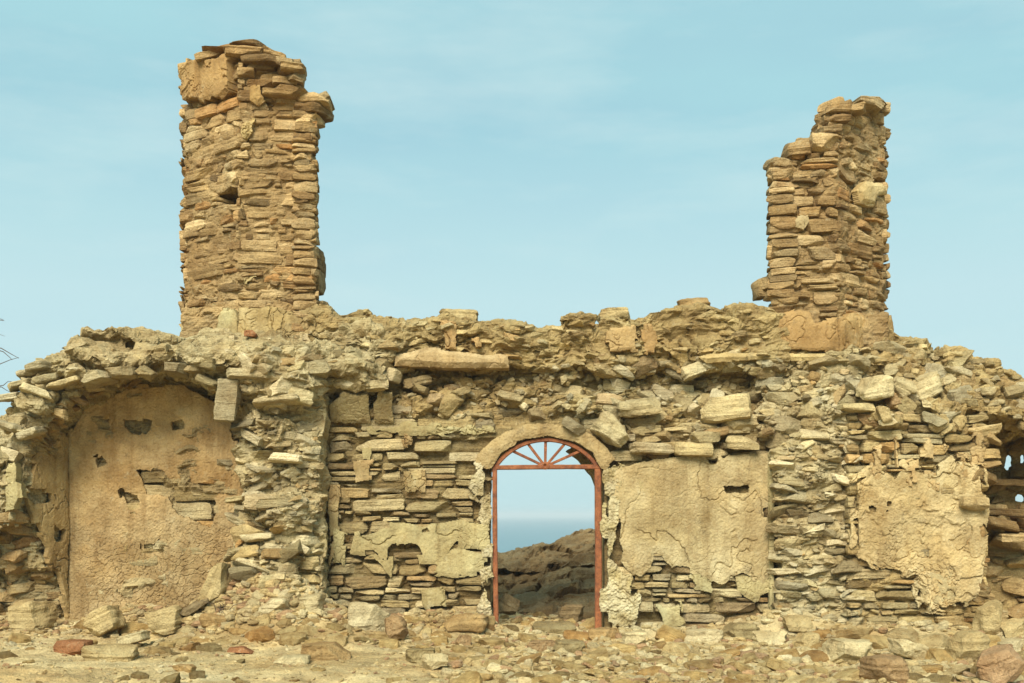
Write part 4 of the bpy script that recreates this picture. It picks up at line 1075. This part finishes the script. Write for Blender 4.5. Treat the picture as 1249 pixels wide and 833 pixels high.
put_rock(308, 407, 16, 8, 'red', 'small red brick piece lying at the foot of the left pillar', loc=W(306, 407, -.28), depth=.1, name='brick', cat='brick', k=7)
CL = [(1064, 475, 42, 32, -10, 'pale', 'large pale boulder topping the tumbled pile under the right pillar'), (1098, 475, 34, 28, 30, 'pale', 'grey cream boulder in the middle of the tumbled pile, right of the large pale one'),
      (1128, 472, 44, 30, -22, 'pale', 'broad wedge boulder at the right end of the tumbled pile'), (1056, 500, 32, 20, 32, 'olive', 'olive rounded stone low at the left end of the tumbled pile'),
      (1078, 505, 16, 26, -20, 'tan', 'narrow upright stone low in the tumbled pile'), (1088, 490, 16, 26, -24, 'brown', 'brown narrow stone wedged under the grey cream boulder'),
      (1104, 496, 20, 22, 35, 'olive', 'small leaning stone below the middle of the tumbled pile'), (1118, 496, 14, 20, -28, 'olive', 'small thin stone beneath the broad wedge boulder'), (1056, 514, 32, 14, 12, 'brown', 'brown flat stone at the bottom left of the tumbled pile'),
      (1130, 494, 22, 10, 8, 'pale', 'small flat stone below the broad wedge boulder')]
for px, py, w, h, t, c, lb in CL:
    on_wall(px, py, w * .92, h * .88, c, lb, tilt=t, out=.18, k=6, group='boulders tumbled under the right pillar')

# ---- many loose stones on the ground: one set of shapes, copied
VAR = []
for i in range(26):
    f = random.uniform(.2, .6)
    a = rock_mesh((.5, random.uniform(.3, .45), .5 * f), random.choice([ROCKCOL['tan'], ROCKCOL['tan'], ROCKCOL['pale'], ROCKCOL['pale'], ROCKCOL['orange'], ROCKCOL['olive']]), 900 + i, (8, 6, 6), k=random.choice([7, 11, 16]))
    o = a.build('rock', M_rock); VAR.append((o, f)); 
ZONES = [
    # name, polygon of foot pixels, count, size range px, label, group
    ([(590, 778), (960, 785), (960, 845), (560, 845)], 108, (15, 46), 'tan flat stone among the dense rubble before and right of the doorway', 'stones of the rubble apron right of the doorway'),
    ([(960, 775), (1260, 790), (1260, 848), (960, 848)], 98, (15, 56), 'angular tan stone of the rubble heap before the right end wall', 'stones heaped before the right end wall'),
    ([(250, 750), (400, 745), (420, 790), (230, 785)], 66, (9, 44), 'small tan stone on the slope under the left rubble pier', 'stones on the slope under the left pier'),
    ([(100, 765), (260, 765), (260, 800), (100, 800)], 34, (10, 40), 'tan stone in the heap along the foot of the alcove', 'stones along the foot of the alcove'),
    ([(400, 755), (598, 760), (598, 800), (400, 785)], 40, (9, 36), 'small stone scattered at the wall foot left of the doorway', 'stones at the wall foot left of the doorway'),
    ([(0, 765), (100, 772), (330, 805), (560, 800), (560, 842), (0, 842)], 26, (10, 34), 'flat stone lying apart on the open dirt at lower left', 'stones on the open dirt at lower left'),
    ([(612, 752), (722, 752), (722, 772), (612, 772)], 14, (10, 26), 'small stone on the ground inside the doorway', 'stones inside the doorway'),
]
rr = np.random.default_rng(77)
used = list(HERO); first = set()
for poly, n, (s0, s1), lb, grp in ZONES:
    poly = np.array(poly, float); lo, hi = poly.min(0), poly.max(0); cnt = 0
    sizes = -np.sort(-(s0 + (s1 - s0) * rr.random(n * 6) ** 2.2))[n // 3:]
    si = 0
    for tr in range(n * 30):
        if cnt >= n: break
        px, py = rr.uniform(lo, hi)
        if not inpoly(poly, px, py)[0]: continue
        w = sizes[min(len(sizes) - 1, int(cnt * len(sizes) / n))]
        if any(((px - a) / (.40 * (w + c))) ** 2 + ((py - b) / (.17 * (w + c))) ** 2 < 1 for a, b, c, d in used): continue
        p = gpix(px, py); s = (DIST + p[1]) / F
        if p[1] > 3: continue
        vi = int(rr.integers(len(VAR))); src, f = VAR[vi]
        if vi in first: o = src.copy(); col_main.objects.link(o)
        else: o = src; first.add(vi)
        sc = w * s
        o.scale = (sc * rr.uniform(.85, 1.15), sc * rr.uniform(.85, 1.1), sc * rr.uniform(.75, 1.15))
        o.rotation_euler = (rr.normal(-.1, .2), rr.normal(0, .22), rr.uniform(-.7, .7) + (math.pi if rr.random() < .5 else 0))
        o.location = (p[0], p[1] + .25 * sc, p[2] + sc * f * .14)
        o['label'] = lb; o['category'] = 'rock'; o['group'] = grp
        used.append((px, py, w, w * f)); cnt += 1
for i, (o, f) in enumerate(VAR):
    if i not in first: bpy.data.objects.remove(o)

# ---- gravel: uncountable chips
rg = np.random.default_rng(55)
def gravel(poly, n, s0, s1, C, A, D, power=3.0):
    poly = np.array(poly, float); lo, hi = poly.min(0), poly.max(0)
    c = rg.uniform(lo, hi, (n, 2)); c = c[inpoly(poly, c[:, 0], c[:, 1])]
    x, y = c[:, 0], c[:, 1]; z = hmap(x, y)
    s = s0 + (s1 - s0) * rg.random(len(x)) ** power
    for xi, yi, zi, si in zip(x, y, z, s):
        f = rg.uniform(.2, .55)
        C.append((xi, yi, zi + si * f * .25)); A.append((rg.normal(0, .3), rg.normal(0, .3), rg.uniform(0, 6.28))); D.append((si / 2, si / 2 * rg.uniform(.55, .9), si / 2 * f))
C, A, D = [], [], []
gravel([(-.5, -.15), (3.4, -.25), (7.5, -1.2), (7.5, -4.8), (-.9, -4.8), (-.3, -1.5)], 5200, .02, .16, C, A, D, 2.0)
gravel([(-7, .8), (-3.3, .9), (-3.2, -.4), (-2.2, -.9), (-.4, -.3), (-.4, -1.6), (-7, -2)], 2600, .012, .11, C, A, D, 3.2)
gravel([(-7, -1.5), (-.4, -1.5), (-.9, -4.9), (-7, -4.9)], 2600, .010, .06, C, A, D, 3.0)
gravel([(-.2, 0), (1.1, 0), (1.3, 2.6), (-.3, 2.6)], 600, .02, .14, C, A, D, 2.5)
gravel([(-3.9, -.2), (-2.2, -.3), (-1.9, -1.1), (-3.4, -1.3), (-4.3, -.8)], 2200, .03, .20, C, A, D, 2.2)
gravel([(-6.6, .2), (-4, .3), (-3.9, -.5), (-6.6, -.5)], 700, .02, .16, C, A, D, 2.5)
gravel([(-2.2, -.05), (-.6, -.05), (-.6, -.6), (-2.2, -.9)], 700, .02, .17, C, A, D, 2.3)
A = np.array(A)
cc = np.array([ROCKCOL[k] for k in ('tan', 'pale', 'tan', 'tan', 'white', 'pink', 'pale')])[rg.integers(0, 7, len(C))] * rg.uniform(.75, 1.1, (len(C), 1))
agr = Acc(); stones(agr, C, rotm(A[:, 0], A[:, 1], A[:, 2]), D, cc, 56, (3, 3, 2), k=4, chisel=4, rough=.25, strata=0, cmin=.7)
gr = agr.build('gravel', M_stone); gr['kind'] = 'stuff'; gr['label'] = 'small stone chips and gravel strewn over the dirt'

# ---- dry twigs reaching in at the left edge: a bush standing beside the ruin
def tube(acc, pts, r0, r1, c=(.1, .07, .04)):
    pts = [np.array(p, float) for p in pts]; n = len(pts); V, Q = [], []
    for i, p in enumerate(pts):
        d = pts[min(i + 1, n - 1)] - pts[max(i - 1, 0)]; d /= np.linalg.norm(d)
        a = np.cross(d, (0, 1, .01)); a /= np.linalg.norm(a); b = np.cross(d, a); r = r0 + (r1 - r0) * i / (n - 1)
        for k in range(6): t = k * math.pi / 3; V.append(p + r * (a * math.cos(t) + b * math.sin(t)))
    for i in range(n - 1):
        for k in range(6): Q.append([i * 6 + k, i * 6 + (k + 1) % 6, (i + 1) * 6 + (k + 1) % 6, (i + 1) * 6 + k])
    acc.add(np.array(V), np.array(Q), np.array(c))
def tw(pts, Y): return [W(x, y, Y + .02 * i) for i, (x, y) in enumerate(pts)]
at_ = Acc()
YB = 1.6
base = W(-60, 640, YB)
tube(at_, [base, W(-58, 560, YB), W(-50, 500, YB), W(-40, 440, YB), W(-30, 400, YB), W(-18, 388, YB), W(5, 391, YB)], .03, .004)
tube(at_, tw([(-50, 500), (-30, 440), (-10, 421), (2, 425), (14, 432), (23, 437)], YB), .012, .003)
tube(at_, tw([(-30, 440), (-12, 424), (4, 429), (11, 435), (15, 439)], YB), .009, .003)
tube(at_, tw([(-50, 500), (-20, 452), (0, 444), (12, 439), (23, 436)], YB), .009, .003)
tube(at_, tw([(-56, 540), (-30, 490), (-8, 472), (4, 470), (10, 465), (17, 466)], YB), .010, .003)
tube(at_, tw([(-8, 472), (2, 472), (8, 476), (12, 478)], YB), .007, .003)
tube(at_, tw([(-30, 400), (-14, 392), (-2, 388), (4, 390)], YB), .008, .003)
tube(at_, tw([(-40, 440), (-20, 412), (-6, 406), (6, 410)], YB), .008, .002)
bush = at_.build('bush', M_twig); bush['label'] = 'bare dry bush with thin twigs at the left picture edge'; bush['category'] = 'bush'
# a tuft of dead stems on the mound below the left pier
at2 = Acc(); rt = np.random.default_rng(4)
b0 = gpix(272, 752)
for i in range(16):
    e = b0 + np.array([rt.normal(0, .14), rt.normal(-.02, .06), rt.uniform(.02, .2)])
    m_ = (b0 + e) / 2 + np.array([rt.normal(0, .03), 0, .05])
    tube(at2, [b0 + np.array([rt.normal(0, .03), 0, -.02]), m_, e], .005, .0025, (.16, .12, .07))
tuft = at2.build('dead_plant', M_twig); tuft['label'] = 'small tangle of dead stems at the foot of the leaning blocks'; tuft['category'] = 'plant'

# ================================================================== LIGHT, SKY, CAMERA
sc = bpy.context.scene
SUN_EL, SUN_AZ = 40.0, 193.0      # azimuth clockwise from +Y; 180 = behind the camera
sd = Vector((math.sin(R_(SUN_AZ)) * math.cos(R_(SUN_EL)), math.cos(R_(SUN_AZ)) * math.cos(R_(SUN_EL)), math.sin(R_(SUN_EL))))
sl = bpy.data.lights.new('sun', 'SUN'); sl.energy = 2.4; sl.angle = R_(34); sl.color = (1.0, .925, .79)
so = bpy.data.objects.new('sun', sl); col_main.objects.link(so); so.rotation_euler = (-sd).to_track_quat('-Z', 'Y').to_euler(); so.location = (0, -20, 30)

w = bpy.data.worlds.new('World'); sc.world = w; w.use_nodes = True
nt = w.node_tree; nt.nodes.clear(); L = nt.links.new
out = nt.nodes.new('ShaderNodeOutputWorld'); bg = nt.nodes.new('ShaderNodeBackground')
sky = nt.nodes.new('ShaderNodeTexSky'); sky.sky_type = 'NISHITA'; sky.sun_disc = False
sky.sun_elevation = R_(SUN_EL); sky.sun_rotation = R_(SUN_AZ); sky.air_density = 1.0; sky.dust_density = 1.5; sky.ozone_density = 1.5
tc = nt.nodes.new('ShaderNodeTexCoord')
mp = nt.nodes.new('ShaderNodeMapping'); mp.inputs['Scale'].default_value = (1.6, 1.6, 7); L(tc.outputs['Generated'], mp.inputs[0])
nz = node(nt, 'ShaderNodeTexNoise', Scale=1.5, Detail=6.0, Roughness=0.55); L(mp.outputs[0], nz.inputs['Vector'])
veil = ramp(nt, nz.outputs[0], [(0.3, 0.78), (0.7, 0.97)])
c = mix_col(nt, 'MIX', veil, sky.outputs[0], (3.05, 5.3, 5.7))
sx_ = nt.nodes.new('ShaderNodeSeparateXYZ'); L(tc.outputs['Generated'], sx_.inputs[0])
c = mix_col(nt, 'MIX', ramp(nt, sx_.outputs[2], [(0.0, 0.45), (0.05, 0.55), (0.19, 0.60), (0.33, 0.0)]), c, (4.7, 6.1, 6.3))
nz2 = node(nt, 'ShaderNodeTexNoise', Scale=2.3, Detail=5.0, Roughness=0.6); L(mp.outputs[0], nz2.inputs['Vector'])
c = mix_col(nt, 'MIX', ramp(nt, nz2.outputs[0], [(0.48, 0.0), (0.72, 0.45)]), c, (4.7, 6.1, 6.2))
L(c, bg.inputs[0]); bg.inputs[1].default_value = 0.05
L(bg.outputs[0], out.inputs[0])

cam = bpy.data.cameras.new('camera'); co = bpy.data.objects.new('camera', cam); col_main.objects.link(co)
cam.sensor_fit = 'HORIZONTAL'; cam.sensor_width = 36; cam.lens = F / 1249 * 36; cam.shift_y = (HY - 416.5) / 1249
cam.clip_start = .1; cam.clip_end = 60000
co.location = CAM; co.rotation_euler = (R_(90), 0, 0)
sc.camera = co
sc.view_settings.view_transform = 'Standard'; sc.view_settings.look = 'None'; sc.view_settings.gamma = 1; sc.view_settings.exposure = 1.45
